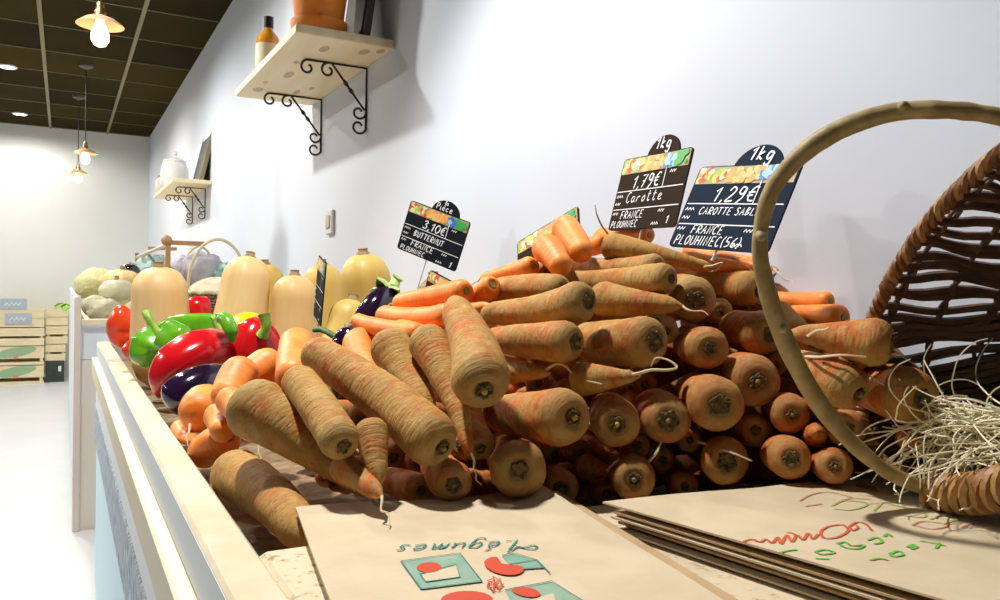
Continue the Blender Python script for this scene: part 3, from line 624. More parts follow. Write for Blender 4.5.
 ('a4', 'D', (0.2375, 0.6661, 0.8598), (0.2337, 0.6406, 0.8358), 0.0153, 0.0091),
 ('a5', 'D', (0.154, 0.8308, 0.7951), (0.1767, 0.6748, 0.7814), 0.026, 0.0182),
 ('a6', 'D', (0.3067, 0.8059, 0.9221), (0.3113, 0.7325, 0.875), 0.0227, 0.0148),
 ('a7', 'D', (0.3291, 0.7562, 0.9307), (0.3232, 0.6521, 0.8487), 0.0211, 0.0069),
 ('a8', 'D', (0.3303, 0.6383, 0.9039), (0.3558, 0.7395, 0.9581), 0.027, 0.0175),
 ('a9', 'D', (0.3432, 0.6649, 0.8408), (0.3695, 0.7433, 0.8656), 0.0161, 0.0144),
 ('b10', 'D', (0.4353, 0.6605, 0.9358), (0.4082, 0.7533, 0.9318), 0.0211, 0.0138),
 ('b11', 'D', (0.4041, 0.7604, 0.9011), (0.4227, 0.6916, 0.9033), 0.0184, 0.0076),
 ('b12', 'D', (0.4072, 0.6185, 0.8698), (0.403, 0.7231, 0.8581), 0.0267, 0.02),
 ('b13', 'D', (0.359, 0.6183, 0.8264), (0.4137, 0.7351, 0.8108), 0.0258, 0.0225),
 ('b14', 'D', (0.5106, 0.6318, 0.9376), (0.5086, 0.724, 0.9312), 0.0257, 0.0212),
 ('b15', 'D', (0.5668, 0.6697, 0.9459), (0.6073, 0.7616, 0.9498), 0.0161, 0.0154),
 ('b16', 'D', (0.45, 0.6527, 0.8995), (0.4741, 0.6169, 0.9046), 0.0169, 0.0072),
 ('b17', 'D', (0.5763, 0.6125, 0.9308), (0.6505, 0.7216, 0.9303), 0.0219, 0.0193),
 ('b18', 'D', (0.4707, 0.6235, 0.8593), (0.5446, 0.7368, 0.8489), 0.0238, 0.0207),
 ('b19', 'D', (0.5197, 0.6066, 0.8626), (0.5974, 0.7185, 0.8521), 0.0243, 0.0209),
 ('b20', 'D', (0.5496, 0.5708, 0.8811), (0.6314, 0.6921, 0.8727), 0.0268, 0.0217),
 ('b21', 'D', (0.6079, 0.58, 0.8997), (0.6696, 0.674, 0.8933), 0.0264, 0.0219),
 ('b22', 'D', (0.5514, 0.6814, 0.8869), (0.6017, 0.7525, 0.8818), 0.0138, 0.0114),
 ('b23', 'D', (0.52, 0.6524, 0.8287), (0.5905, 0.7542, 0.8103), 0.0133, 0.0114),
 ('b24', 'D', (0.4713, 0.673, 0.8061), (0.4755, 0.6444, 0.8077), 0.0132, 0.0063),
 ('b25', 'D', (0.4775, 0.6037, 0.8086), (0.5527, 0.7135, 0.7846), 0.0213, 0.019),
 ('b26', 'D', (0.5464, 0.644, 0.8126), (0.605, 0.7256, 0.7969), 0.0133, 0.0112),
 ('b27', 'D', (0.5708, 0.6311, 0.8339), (0.6303, 0.7122, 0.8195), 0.0133, 0.0112),
 ('b28', 'D', (0.5601, 0.5684, 0.8257), (0.6347, 0.664, 0.8065), 0.0227, 0.019),
 ('b29', 'D', (0.5462, 0.6095, 0.7935), (0.6065, 0.6901, 0.7732), 0.015, 0.012),
 ('b30', 'D', (0.4209, 0.6437, 0.7965), (0.4733, 0.7401, 0.7775), 0.0185, 0.0153),
 ('b32', 'D', (0.4794, 0.6961, 0.8153), (0.5266, 0.7814, 0.7984), 0.0135, 0.0113),
 ('b33', 'D', (0.5853, 0.5125, 0.8375), (0.6609, 0.5972, 0.8205), 0.0195, 0.0169),
 ('b34', 'D', (0.6099, 0.4844, 0.8338), (0.6689, 0.5431, 0.8203), 0.0164, 0.0128),
 ('c35', 'D', (0.6535, 0.611, 0.9454), (0.6662, 0.6611, 0.9456), 0.0239, 0.0217),
 ('c36', 'D', (0.7009, 0.6357, 0.9646), (0.6954, 0.6028, 0.953), 0.0156, 0.0093),
 ('c37', 'F', (0.7458, 0.609, 0.9802), (0.7463, 0.6936, 0.9803), 0.0112, 0.0107),
 ('c38', 'F', (0.7243, 0.5754, 0.9639), (0.7272, 0.635, 0.9635), 0.014, 0.0111),
 ('c39', 'D', (0.6154, 0.4496, 0.948), (0.5915, 0.4969, 0.9513), 0.0212, 0.0096),
 ('c40', 'D', (0.6031, 0.4668, 0.9066), (0.5991, 0.5207, 0.9282), 0.0206, 0.009),
 ('c41', 'D', (0.6415, 0.4344, 0.902), (0.6526, 0.4796, 0.9029), 0.0249, 0.0197),
 ('c42', 'D', (0.6203, 0.5082, 0.8865), (0.6677, 0.5573, 0.879), 0.0109, 0.0096),
 ('c43', 'D', (0.6215, 0.5456, 0.8708), (0.6582, 0.5933, 0.8668), 0.0196, 0.0167),
 ('c44', 'D', (0.632, 0.4901, 0.8657), (0.6791, 0.5384, 0.8585), 0.0177, 0.0139),
 ('c45', 'D', (0.6141, 0.5832, 0.8493), (0.6736, 0.6543, 0.8378), 0.0173, 0.0144),
 ('d46', 'D', (0.5999, 0.6627, 0.9791), (0.6838, 0.7839, 0.9851), 0.0256, 0.023),
 ('d47', 'D', (0.677, 0.7023, 0.9647), (0.7416, 0.7971, 0.9712), 0.0162, 0.0154),
 ('d48', 'D', (0.7169, 0.6946, 0.9919), (0.7039, 0.7559, 1.0001), 0.0215, 0.0174),
 ('e49', 'D', (0.5906, 0.7997, 1.041), (0.6559, 0.7127, 1.0196), 0.017, 0.0062),
 ('e50', 'D', (0.5636, 0.6681, 1.0008), (0.5261, 0.8143, 0.996), 0.0175, 0.013),
 ('e51', 'D', (0.5899, 0.7168, 1.0155), (0.5835, 0.8589, 1.018), 0.0148, 0.0123),
 ('e52', 'D', (0.4575, 0.6719, 0.9751), (0.4252, 0.7883, 0.9594), 0.0217, 0.0132),
 ('e53', 'D', (0.4899, 0.762, 0.9876), (0.4678, 0.8712, 0.9821), 0.0169, 0.0157),
 ('e54', 'D', (0.5212, 0.7189, 0.9776), (0.5533, 0.658, 0.9741), 0.0201, 0.0102),
 ('e55', 'F', (0.677, 0.7545, 1.0254), (0.7132, 0.7151, 1.0199), 0.0123, 0.0067),
 ('f1', 'F', (0.5602, 0.858, 1.0652), (0.5472, 0.8018, 1.0338), 0.0182, 0.0146),
 ('f2', 'F', (0.5138, 0.8277, 1.0371), (0.5068, 0.7848, 1.0156), 0.0187, 0.0141),
 ('f3', 'F', (0.6621, 0.8222, 1.0595), (0.6579, 0.9131, 1.0607), 0.0127, 0.0121),
 ('f4', 'F', (0.49, 0.8255, 1.013), (0.4745, 0.9034, 0.9995), 0.0132, 0.0084),
 ('f5', 'F', (0.4425, 0.8367, 0.9883), (0.4411, 0.8807, 0.9717), 0.0142, 0.0108),
 ('f6', 'F', (0.4136, 0.8527, 0.9818), (0.3843, 0.9693, 0.9651), 0.0158, 0.0129),
 ('f7', 'F', (0.3855, 0.8355, 0.954), (0.3638, 0.9722, 0.9482), 0.0149, 0.0138),
 ('f8', 'F', (0.3443, 0.8261, 0.934), (0.3204, 0.9513, 0.9427), 0.0127, 0.0096),
 ('f9', 'F', (0.3107, 0.9193, 0.9181), (0.3014, 0.8543, 0.8945), 0.02, 0.0136),
 ('f10', 'F', (0.4076, 0.85, 0.9556), (0.4178, 0.8085, 0.9642), 0.0115, 0.0074),
 ('f11', 'F', (0.1659, 1.1074, 0.8265), (0.1548, 1.0765, 0.8216), 0.0277, 0.0268),
 ('f12', 'F', (0.1884, 0.9998, 0.8779), (0.1702, 0.9676, 0.8562), 0.0229, 0.0205),
 ('f13', 'F', (0.234, 1.0497, 0.8802), (0.2079, 1.0382, 0.8669), 0.0255, 0.022),
 ('f14', 'F', (0.2564, 0.9978, 0.9121), (0.2282, 0.8987, 0.8838), 0.022, 0.021),
 ('f15', 'F', (0.1533, 0.9441, 0.8363), (0.153, 0.9088, 0.8264), 0.0152, 0.0133),
 ('f16', 'F', (0.1639, 0.9592, 0.8056), (0.147, 0.9881, 0.7875), 0.021, 0.019),
 ('f17', 'F', (0.1394, 1.1558, 0.7884), (0.1411, 1.0492, 0.7909), 0.0114, 0.0081),
 ('f18', 'F', (0.7449, 0.8306, 1.0409), (0.7485, 0.7338, 1.0258), 0.0121, 0.0085),
 ('f19', 'F', (0.7239, 0.7518, 1.0253), (0.7435, 0.7011, 1.0179), 0.0112, 0.0067),
 ('f20', 'F', (0.6371, 0.8885, 1.0492), (0.6224, 0.9649, 1.0399), 0.0136, 0.0127),
 ('g1', 'D', (0.2144, 0.6703, 0.829), (0.2225, 0.6213, 0.8221), 0.0131, 0.0079),
 ('g2', 'D', (0.2875, 0.677, 0.8016), (0.287, 0.7552, 0.7922), 0.0146, 0.0128),
 ('g3', 'D', (0.3062, 0.6451, 0.8144), (0.331, 0.733, 0.8221), 0.0193, 0.015),
 ('g4', 'D', (0.4748, 0.6428, 0.7851), (0.5226, 0.7337, 0.7628), 0.0118, 0.0108),
 ('g5', 'F', (0.3541, 0.898, 0.9345), (0.3725, 0.8224, 0.9298), 0.0132, 0.0087),
 ('g6', 'F', (0.1623, 0.916, 0.8578), (0.1675, 0.8326, 0.8382), 0.0161, 0.0113),
 ('g7', 'D', (0.6794, 0.7364, 0.9411), (0.7321, 0.813, 0.9468), 0.0154, 0.0128)]
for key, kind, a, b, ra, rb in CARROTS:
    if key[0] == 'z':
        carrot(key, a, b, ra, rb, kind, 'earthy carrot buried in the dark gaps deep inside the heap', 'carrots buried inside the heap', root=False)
    else:
        carrot(key, a, b, ra, rb, kind, LAB[key], 'earth-covered carrots in the heap' if kind == 'D' else 'clean orange carrots in the heap', ROOTS.get(key))

# ================================================================ PRICE TAGS
m_slate = mat('black_slate_card', (.010, .013, .018), .8, spec=.12)
m_slatebrown = mat('brown_black_slate_card', (.030, .018, .010), .8, spec=.12)
m_slatenavy = mat('navy_slate_card', (.010, .020, .042), .8, spec=.12)
m_chalk = mat('white_chalk_marker', (.85, .87, .88), .6)
m_stake = mat('clear_plastic_pin', (.55, .58, .60), .2)
PHOTO_COLS = [('lettuce_green', (.35, .55, .08)), ('lemon_yellow', (.85, .70, .10)), ('tomato_red', (.75, .08, .03)), ('pale_turnip', (.78, .76, .66)), ('peach_orange', (.90, .38, .10)), ('apricot', (.88, .55, .18)), ('blueberry', (.06, .20, .60)), ('sky_blue', (.35, .62, .85)), ('leaf_green', (.06, .42, .08))]
def price_tag(center, rot, w_, h_, slate, label, lines, tab=True, stake=.1, tab_text=None, cells=True):
    a, bx, c = rot
    R = Matrix.Rotation(a, 3, 'Z') @ Matrix.Rotation(bx, 3, 'X') @ Matrix.Rotation(c, 3, 'Y')
    M = m4(R, center); e = empty('price_tag', center, label, 'price tag', 'slate price tags', M=M)
    t = .0012
    def rr(x0, y0, x1, y1, r=.005):
        out = []
        for cx, cy, a0 in ((x1 - r, y1 - r, 0), (x0 + r, y1 - r, 90), (x0 + r, y0 + r, 180), (x1 - r, y0 + r, 270)):
            out += [(cx + r * math.cos(math.radians(a0 + q)), cy + r * math.sin(math.radians(a0 + q))) for q in (0, 30, 60, 90)]
        return out
    outline = rr(-w_ / 2, -h_ / 2, w_ / 2, h_ / 2)
    MB().loft([[(x, t, y) for x, y in outline], [(x, -t, y) for x, y in outline]]).build('card', slate, e, local=True, smooth=False)
    f = lambda dd: (lambda x, y: (x, -t - dd, y))
    if tab:
        tx = .012 * w_ / .14; r = .030 * w_ / .14
        arc = [(tx + r * 1.08 * math.cos(math.radians(q)), h_ / 2 - .004 + r * .92 * math.sin(math.radians(q))) for q in range(0, 181, 12)]
        MB().loft([[(x, t * 1.1, y) for x, y in arc], [(x, -t * 1.1, y) for x, y in arc]]).build('round_tab', slate, e, local=True, smooth=False)
    # strip of produce photographs along the top
    rnd = random.Random(str(center)); x0 = -w_ / 2 + .002; y1 = h_ / 2 - .0015; y0 = y1 - .21 * h_
    pm = {}
    for k, (nm, col) in enumerate(PHOTO_COLS): pm[nm] = MB()
    MB().poly([(x0, y0), (w_ / 2 - .002, y0), (w_ / 2 - .002, y1), (x0, y1)], f(.0004)).build('photo_strip', mat('printed_strip_ground', (.42, .36, .18), .6), e, local=True, smooth=False)
    for k in range(90):
        q = k / 90; cx = x0 + .004 + q * (w_ - .012); cy = rnd.uniform(y0 + .003, y1 - .003); rad = rnd.uniform(.0026, .0058)
        pool = PHOTO_COLS[:4] if q < .33 else (PHOTO_COLS[4:6] if q < .68 else (PHOTO_COLS[6:8] if q < .84 else PHOTO_COLS[8:]))
        nm = rnd.choice(pool)[0]
        pm[nm].poly([(min(max(cx + rad * math.cos(u * PI / 4), x0), w_ / 2 - .002), min(max(cy + rad * math.sin(u * PI / 4), y0), y1)) for u in range(8)], f(.0006 + .00001 * k))
    for nm, col in PHOTO_COLS:
        if pm[nm].v: pm[nm].build('photo_produce', mat('printed_' + nm, col, .5), e, local=True, smooth=False)
    ln = MB()
    X = lambda u: -w_ / 2 + u * w_
    Y = lambda v_: h_ / 2 - v_ * h_
    for v_ in (.47, .72): ln.ribbon([(X(.02), Y(v_)), (X(.98), Y(v_))], .0013, f(.0006))
    if cells: ln.ribbon([(X(.70), Y(.02)), (X(.70), Y(.47))], .0013, f(.0012))
    for (u, v_, n_) in ((.03, .535, 5), (.03, .64, 4), (.03, .775, 4), (.72, .775, 4), (.66, .94, 5), (.76, .27, 4)):
        z = [(X(u) + i * .0022, Y(v_) + (.0016 if i % 2 else -.0016)) for i in range(n_ + 2)]
        ln.ribbon(z, .0016, f(.0006))
    ln.build('printed_ruling', m_chalk, e, local=True, smooth=False)
    for s, u, v_, hh, wd, sq in lines:
        tx = MB(); write(tx, s, X(u), Y(v_), hh * h_, f(.0007), wd, squeeze=sq); tx.build('handwriting', m_chalk, e, local=True, smooth=False)
    for s, u, v_, hh, wd, sq in tab_text or ():
        tx = MB(); write(tx, s, X(u), h_ / 2 + v_ * h_, hh * h_, f(.0013), wd, squeeze=sq); tx.build('handwriting', m_chalk, e, local=True, smooth=False)
    if stake: MB().tube([(.0, t + .0014, -h_ / 2 + .02), (.0, t + .0014, -h_ / 2 - stake)], .0013, 8).build('pin', m_stake, e, local=True)
    return e
price_tag((.620, .628, 1.078), (-1.496, -.410, .091), .14, .10, m_slatenavy, 'navy slate price tag reading 1,29 with 1kg tab, partly behind the basket handle',
    [('1,29€', .28, .44, .17, .0020, 1.15), ('CAROTTE SABLE', .19, .60, .085, .0012, 1.12), ('FRANCE', .19, .83, .095, .0013, 1.15), ('PLOUHINEC(56)', .05, .97, .11, .0013, 1.02)],
    tab_text=[('1kg', .49, .05, .16, .0024, 1.1)], stake=.012)
price_tag((.653, .807, 1.114), (-1.597, -.243, .019), .14, .10, m_slatebrown, 'brown-black slate price tag reading 1,79 with 1kg tab, behind the top of the heap',
    [('1,79€', .24, .44, .17, .0020, 1.1), ('Carotte', .19, .63, .14, .0014, 1.1), ('FRANCE', .16, .85, .10, .0014, 1.15), ('PLOUHINEC', .04, .97, .09, .0012, 1.05), ('1', .86, .95, .10, .0016, 1)],
    tab_text=[('1kg', .47, .06, .15, .0022, 1.1)])
price_tag((.631, 1.434, 1.085), (-.936, .029, .339), .14, .10, m_slate, 'black slate price tag reading 3,10 standing alone before the white wall',
    [('3,10€', .30, .43, .16, .0022, 1.1), ('BUTTERNUT', .20, .64, .11, .0018, 1.0), ('FRANCE', .20, .84, .11, .0017, 1.15), ('PLOUHINEC', .05, .97, .09, .0014, 1.05), ('1', .88, .96, .11, .002, 1)],
    tab_text=[('la', .54, .15, .08, .0014, 1), ('Pièce', .42, .03, .12, .0016, 1)], stake=.26)
price_tag((0.6371, 1.0206, 1.0390), (-1.45, -.25, -.38), .14, .10, m_slatebrown, 'price tag almost hidden behind the clean orange carrots at the heap crest', [], tab=False, stake=.06)
price_tag((0.4981, 1.0948, 0.9623), (-1.35, -.1, .30), .10, .075, m_slatebrown, 'small brown price tag with only its top corner showing above two clean carrots', [], tab=False, stake=.06)
price_tag((0.4497, 1.5772, 0.9742), (-1.72, -.05, .16), .12, .125, m_slate, 'price tag seen almost edge-on between the butternut squashes', [], tab=False, stake=.05)

# ================================================================ SQUASHES, PEPPERS, AUBERGINES
m_bnut = mat('butternut_skin', (.80, .56, .27), .45, col2=(.74, .47, .18), scale=7, stretch=(3, 3, .5), spec=.4)
m_bnut2 = mat('butternut_skin_olive', (.70, .48, .13), .45, col2=(.60, .40, .09), scale=7, stretch=(3, 3, .5), spec=.4)
m_bstem = mat('dry_stem', (.40, .28, .14), .8, col2=(.26, .17, .08), scale=80, bmp=.4)
def butternut(base, top, r_neck, r_bulb, label, m=None, stem_bend=(0, 0)):
    base = V(base); top = V(top); h = (top - base).length; R = frame(top - base); M = m4(R, base)
    e = empty('butternut_squash', base, label, 'squash', 'butternut squashes', M=M)
    rb, rn = r_bulb, r_neck
    prof = [(.004, 0), (rb * .45, .004), (rb * .78, .022), (rb * .97, .055), (rb, .085)]
    z1 = .085
    for k in range(1, 9):
        q = k / 8; s_ = q * q * (3 - 2 * q); prof.append((rb + (rn - rb) * s_, z1 + (h - rn * .75 - z1) * q * .9))
    zt = prof[-1][1]
    for k in range(1, 10):
        q = k / 9 * PI / 2; prof.append((max(rn * math.cos(q) ** .8, .008), zt + (h - zt) * math.sin(q)))
    MB().lathe(prof, 40, None, lambda t, k: 1 + .012 * math.cos(10 * t) + .012 * math.cos(3 * t + 1)).build('flesh', m or m_bnut, e, local=True)
    x, y = stem_bend
    MB().lathe([(.015, -.003), (.0125, .003), (.009, .008), (.0085, .010), (.010, .014), (.002, .015)], 12, Matrix.Translation((0, 0, h - .002)) @ Matrix.Shear('XY', 4, (x, y)), lambda t, k: 1 + .18 * math.cos(5 * t)).build('stem', m_bstem, e, local=True)
    return e
Y0 = .738
butternut((.206, 2.02, Y0), (.192, 2.00, 1.018), .061, .068, 'butternut squash nearest the wooden rim, leftmost of its row')
butternut((.325, 1.84, Y0 + .006), (.372, 1.88, 1.044), .054, .064, 'tall butternut squash leaning sideways, second from the rim')
butternut((.500, 2.22, Y0), (.478, 2.21, 1.036), .048, .06, 'butternut squash mostly hidden behind the leaning one', m=m_bnut2)
butternut((.470, 1.86, Y0), (.470, 1.86, 1.005), .052, .060, 'short upright butternut squash with a dry stem between two taller ones')
butternut((.590, 2.00, Y0), (.572, 1.99, 1.036), .05, .058, 'butternut squash with stem up, just behind the edge-on price tag', m=m_bnut2)
butternut((.600, 1.66, Y0 + .003), (.560, 1.64, 1.052), .054, .060, 'tall smooth butternut squash right of the edge-on price tag', m=m_bnut2)
butternut((.455, 1.50, Y0 + .012), (.505, 1.54, .955), .040, .050, 'leaning butternut squash in front of the tall smooth one', m=m_bnut2)
butternut((.700, 1.50, Y0), (.672, 1.52, 1.004), .042, .050, 'small butternut squash showing only its top beside the striped aubergine calyx', m=m_bnut2)

m_red = mat('red_pepper_skin', (.60, .008, .012), .16, col2=(.50, .004, .010), scale=6, spec=.6)
m_orange_red = mat('orange_red_pepper_skin', (.78, .07, .015), .22, col2=(.66, .03, .01), scale=8, spec=.6)
m_green = mat('green_pepper_skin', (.16, .46, .015), .2, col2=(.08, .30, .012), scale=14, spec=.6)
m_yellow = mat('yellow_pepper_skin', (.88, .58, .01), .2, spec=.6)
m_stem = mat('green_stem', (.33, .55, .07), .5, col2=(.2, .40, .04), scale=40)
m_aub = mat('aubergine_skin', (.010, .004, .016), .1, col2=(.02, .006, .03), scale=4, spec=.8)
m_calyx = mat('pale_calyx', (.45, .58, .22), .55, col2=(.3, .45, .1), scale=60)
def veg(name, label, cat, group, path, tab, skin, n=28, lobes=0, amp=0, stem=None, stem_r=.006, stem_m=None, calyx=None, squash=1.0, part='flesh'):
    """body swept along a spline (from stem end), with a radius table; lobes make furrows"""
    P_ = spline(path, 10); k = len(P_); T = [(P_[min(i + 1, k - 1)] - P_[max(i - 1, 0)]).normalized() for i in range(k)]
    e = empty(name, path[0], label, cat, group); rings = []; u = T[0].orthogonal().normalized()
    for i in range(k):
        u = (u - T[i] * u.dot(T[i])).normalized(); w_ = T[i].cross(u); q = i / (k - 1); r = lerp(tab, q)
        rings.append([P_[i] + (u * math.cos(2 * PI * j / n) + w_ * math.sin(2 * PI * j / n) * squash) * r * (1 + amp * math.cos(lobes * 2 * PI * j / n + .6) * (1 - .5 * q) + (.3 * amp * math.cos(2 * PI * j / n + 2))) for j in range(n)])
    MB().loft(rings).build(part, skin, e)
    if calyx:
        c = MB(); d = T[0]; F3 = frame(d)
        prof = [(.002, -.004), (calyx * .35, -.004), (calyx * .7, .000), (calyx, .010), (calyx * .98, .014), (calyx * .6, .004), (.002, .002)]
        c.lathe(prof, 20, m4(F3, V(path[0])), lambda t, kk: 1 + (.28 * math.cos(5 * t) if .3 < kk < .8 else 0)); c.build('calyx', stem_m or m_stem, e)
    if stem:
        s = spline(stem, 6); MB().tube(s, [stem_r * (1 + .35 * abs(2 * i / (len(s) - 1) - 1) ** 2) for i in range(len(s))], 10).build('stem', stem_m or m_stem, e)
    return e
pep_tab = [(0, .012), (.04, .030), (.12, .041), (.3, .046), (.6, .042), (.85, .030), (.95, .018), (1, .004)]
veg('red_pepper', 'large glossy red pepper lying against the wooden rim', 'pepper', 'red peppers',
    [(0.2658, 1.5270, 0.8583), (0.2319, 1.4886, 0.8586), (0.1891, 1.4661, 0.8477), (0.1567, 1.4605, 0.8253), (0.1436, 1.4669, 0.7876)], [(0, .014), (.05, .032), (.15, .043), (.4, .047), (.65, .040), (.85, .024), (.96, .012), (1, .003)], m_red, lobes=4, amp=.06,
    stem=[(0.2626, 1.5288, 0.8582), (0.2593, 1.5540, 0.8879), (0.2510, 1.5704, 0.9114)], calyx=.022)
veg('red_pepper', 'plump glossy red pepper in front of the yellow pepper', 'pepper', 'red peppers',
    [(0.3270, 1.5284, 0.8831), (0.3141, 1.5010, 0.8722), (0.3057, 1.4939, 0.8601), (0.2994, 1.4970, 0.8417), (0.2979, 1.4976, 0.8307)], [(0, .02), (.1, .042), (.3, .054), (.6, .053), (.85, .042), (1, .02)], m_red, lobes=3, amp=.11, squash=1.02,
    stem=[(0.3084, 1.4418, 0.8927), (0.3134, 1.4338, 0.9090), (0.3101, 1.4360, 0.9319)], calyx=None, stem_r=.0085)
veg('red_pepper', 'slim orange-red pepper standing on end beside the rim', 'pepper', 'red peppers',
    [(0.1314, 2.1140, 0.9090), (0.1218, 2.0962, 0.8954), (0.1137, 2.1000, 0.8667), (0.1202, 2.0959, 0.8384), (0.1266, 2.0921, 0.8243)], [(0, .010), (.15, .026), (.4, .030), (.7, .022), (1, .004)], m_orange_red, lobes=3, amp=.10, calyx=.012)
veg('red_pepper', 'small red pepper behind, wedged between two butternut squashes', 'pepper', 'red peppers',
    [(0.3046, 2.0538, 0.9116), (0.2845, 2.0420, 0.9145), (0.2676, 2.0511, 0.9093), (0.2594, 2.0552, 0.8874)], [(0, .012), (.2, .036), (.6, .034), (1, .01)], m_red, lobes=3, amp=.08)
veg('red_pepper', 'orange-red pepper end peeping out under the green peppers', 'pepper', 'red peppers',
    [(0.1636, 1.8675, 0.8540), (0.1431, 1.8557, 0.8467), (0.1294, 1.8516, 0.8345), (0.1258, 1.8532, 0.8176)], [(0, .01), (.3, .024), (.7, .024), (1, .008)], m_orange_red, lobes=3, amp=.08)
veg('green_pepper', 'round bright green pepper tucked beside the rim and red pepper', 'pepper', 'green peppers',
    [(0.1697, 1.7278, 0.8719), (0.1573, 1.7116, 0.8593), (0.1461, 1.7059, 0.8422), (0.1419, 1.6963, 0.8197)], [(0, .016), (.15, .034), (.5, .040), (.85, .03), (1, .01)], m_green, lobes=4, amp=.07,
    stem=[(0.1641, 1.7081, 0.8733), (0.1535, 1.7143, 0.8928), (0.1429, 1.7206, 0.9162)], calyx=.02, stem_r=.005)
veg('green_pepper', 'long green pepper lying across in front of the squashes', 'pepper', 'green peppers',
    [(0.3139, 1.6723, 0.8898), (0.2818, 1.6899, 0.8952), (0.2355, 1.7152, 0.8982), (0.1929, 1.7385, 0.8972), (0.1645, 1.7537, 0.8844)], [(0, .012), (.06, .022), (.25, .026), (.6, .022), (.9, .012), (1, .004)], m_green, lobes=3, amp=.1,
    stem=[(0.3139, 1.6723, 0.8898), (0.2851, 1.6430, 0.9155), (0.2729, 1.6383, 0.9197), (0.2541, 1.6370, 0.9120)], calyx=.016, stem_r=.006)
veg('green_pepper', 'green pepper with a hooked pale stem, in front of the long one', 'pepper', 'green peppers',
    [(0.1678, 1.6380, 0.8855), (0.1800, 1.6198, 0.8790), (0.1954, 1.5998, 0.8688), (0.2120, 1.5905, 0.8542)], [(0, .014), (.2, .03), (.6, .032), (1, .012)], m_green, lobes=3, amp=.1,
    stem=[(0.1623, 1.6181, 0.8793), (0.1507, 1.6248, 0.8978), (0.1406, 1.6307, 0.9163), (0.1365, 1.6445, 0.9252)], calyx=.018, stem_r=.006)
veg('green_pepper', 'thin curved green pepper with a downward stem above the yellow pepper', 'pepper', 'green peppers',
    [(0.2388, 1.4634, 0.9254), (0.2460, 1.4366, 0.9214), (0.2519, 1.4216, 0.9033), (0.2551, 1.4194, 0.8828)], [(0, .007), (.2, .012), (.7, .012), (1, .003)], m_green, lobes=2, amp=.05, calyx=.010)
veg('yellow_pepper', 'yellow pepper half hidden behind the plump red pepper', 'pepper', None,
    [(0.3380, 1.6365, 0.8957), (0.3200, 1.6235, 0.8926), (0.3043, 1.6204, 0.8792), (0.2976, 1.6236, 0.8575)], [(0, .014), (.2, .036), (.6, .038), (1, .012)], m_yellow, lobes=4, amp=.07,
    stem=[(0.3415, 1.6346, 0.8978), (0.3497, 1.6192, 0.9165), (0.3546, 1.6049, 0.9053)], calyx=.016)
veg('aubergine', 'shiny black aubergine lying under the large red pepper', 'aubergine', 'aubergines',
    [(0.2551, 1.3046, 0.8355), (0.2319, 1.2943, 0.8312), (0.1954, 1.2687, 0.8296), (0.1596, 1.2538, 0.8181), (0.1379, 1.2538, 0.7972)], [(0, .012), (.08, .022), (.3, .030), (.6, .036), (.85, .034), (.96, .02), (1, .005)], m_aub)
veg('aubergine', 'small dark aubergine with a green calyx leaning against the smooth butternut', 'aubergine', 'aubergines',
    [(0.5098, 1.3394, 0.9750), (0.4986, 1.3339, 0.9661), (0.4794, 1.3213, 0.9505), (0.4655, 1.3171, 0.9316), (0.4549, 1.3110, 0.9062), (0.4429, 1.3054, 0.8726), (0.4388, 1.3069, 0.8351)], [(0, .016), (.15, .024), (.5, .028), (.85, .026), (1, .01)], m_aub,
    stem=[(0.5165, 1.3473, 0.9821), (0.5247, 1.3545, 0.9965), (0.5278, 1.3529, 1.0020)], calyx=.031, stem_m=m_calyx, stem_r=.009)
veg('aubergine', 'dark aubergine end glimpsed below the pale orange carrot', 'aubergine', 'aubergines',
    [(0.3685, 1.0964, 0.9229), (0.3591, 1.0899, 0.9149), (0.3499, 1.0834, 0.9042), (0.3464, 1.0850, 0.8873), (0.3455, 1.0846, 0.8467), (0.3458, 1.0836, 0.8089)], [(0, .01), (.3, .022), (.7, .024), (1, .01)], m_aub)
veg('vegetable_stalk', 'dark green curled stalk lying at the foot of the butternut squashes', 'stalk', None,
    [(0.3574, 1.2845, 0.9120), (0.3660, 1.2684, 0.9129), (0.3743, 1.2410, 0.9065), (0.3826, 1.2249, 0.8948), (0.3894, 1.2092, 0.8661), (0.3968, 1.2039, 0.8069), (0.3999, 1.2015, 0.7695)], [(0, .004), (.3, .005), (.8, .004), (1, .002)], mat('dark_green_stalk', (.05, .12, .02), .5), n=12, part='stalk')

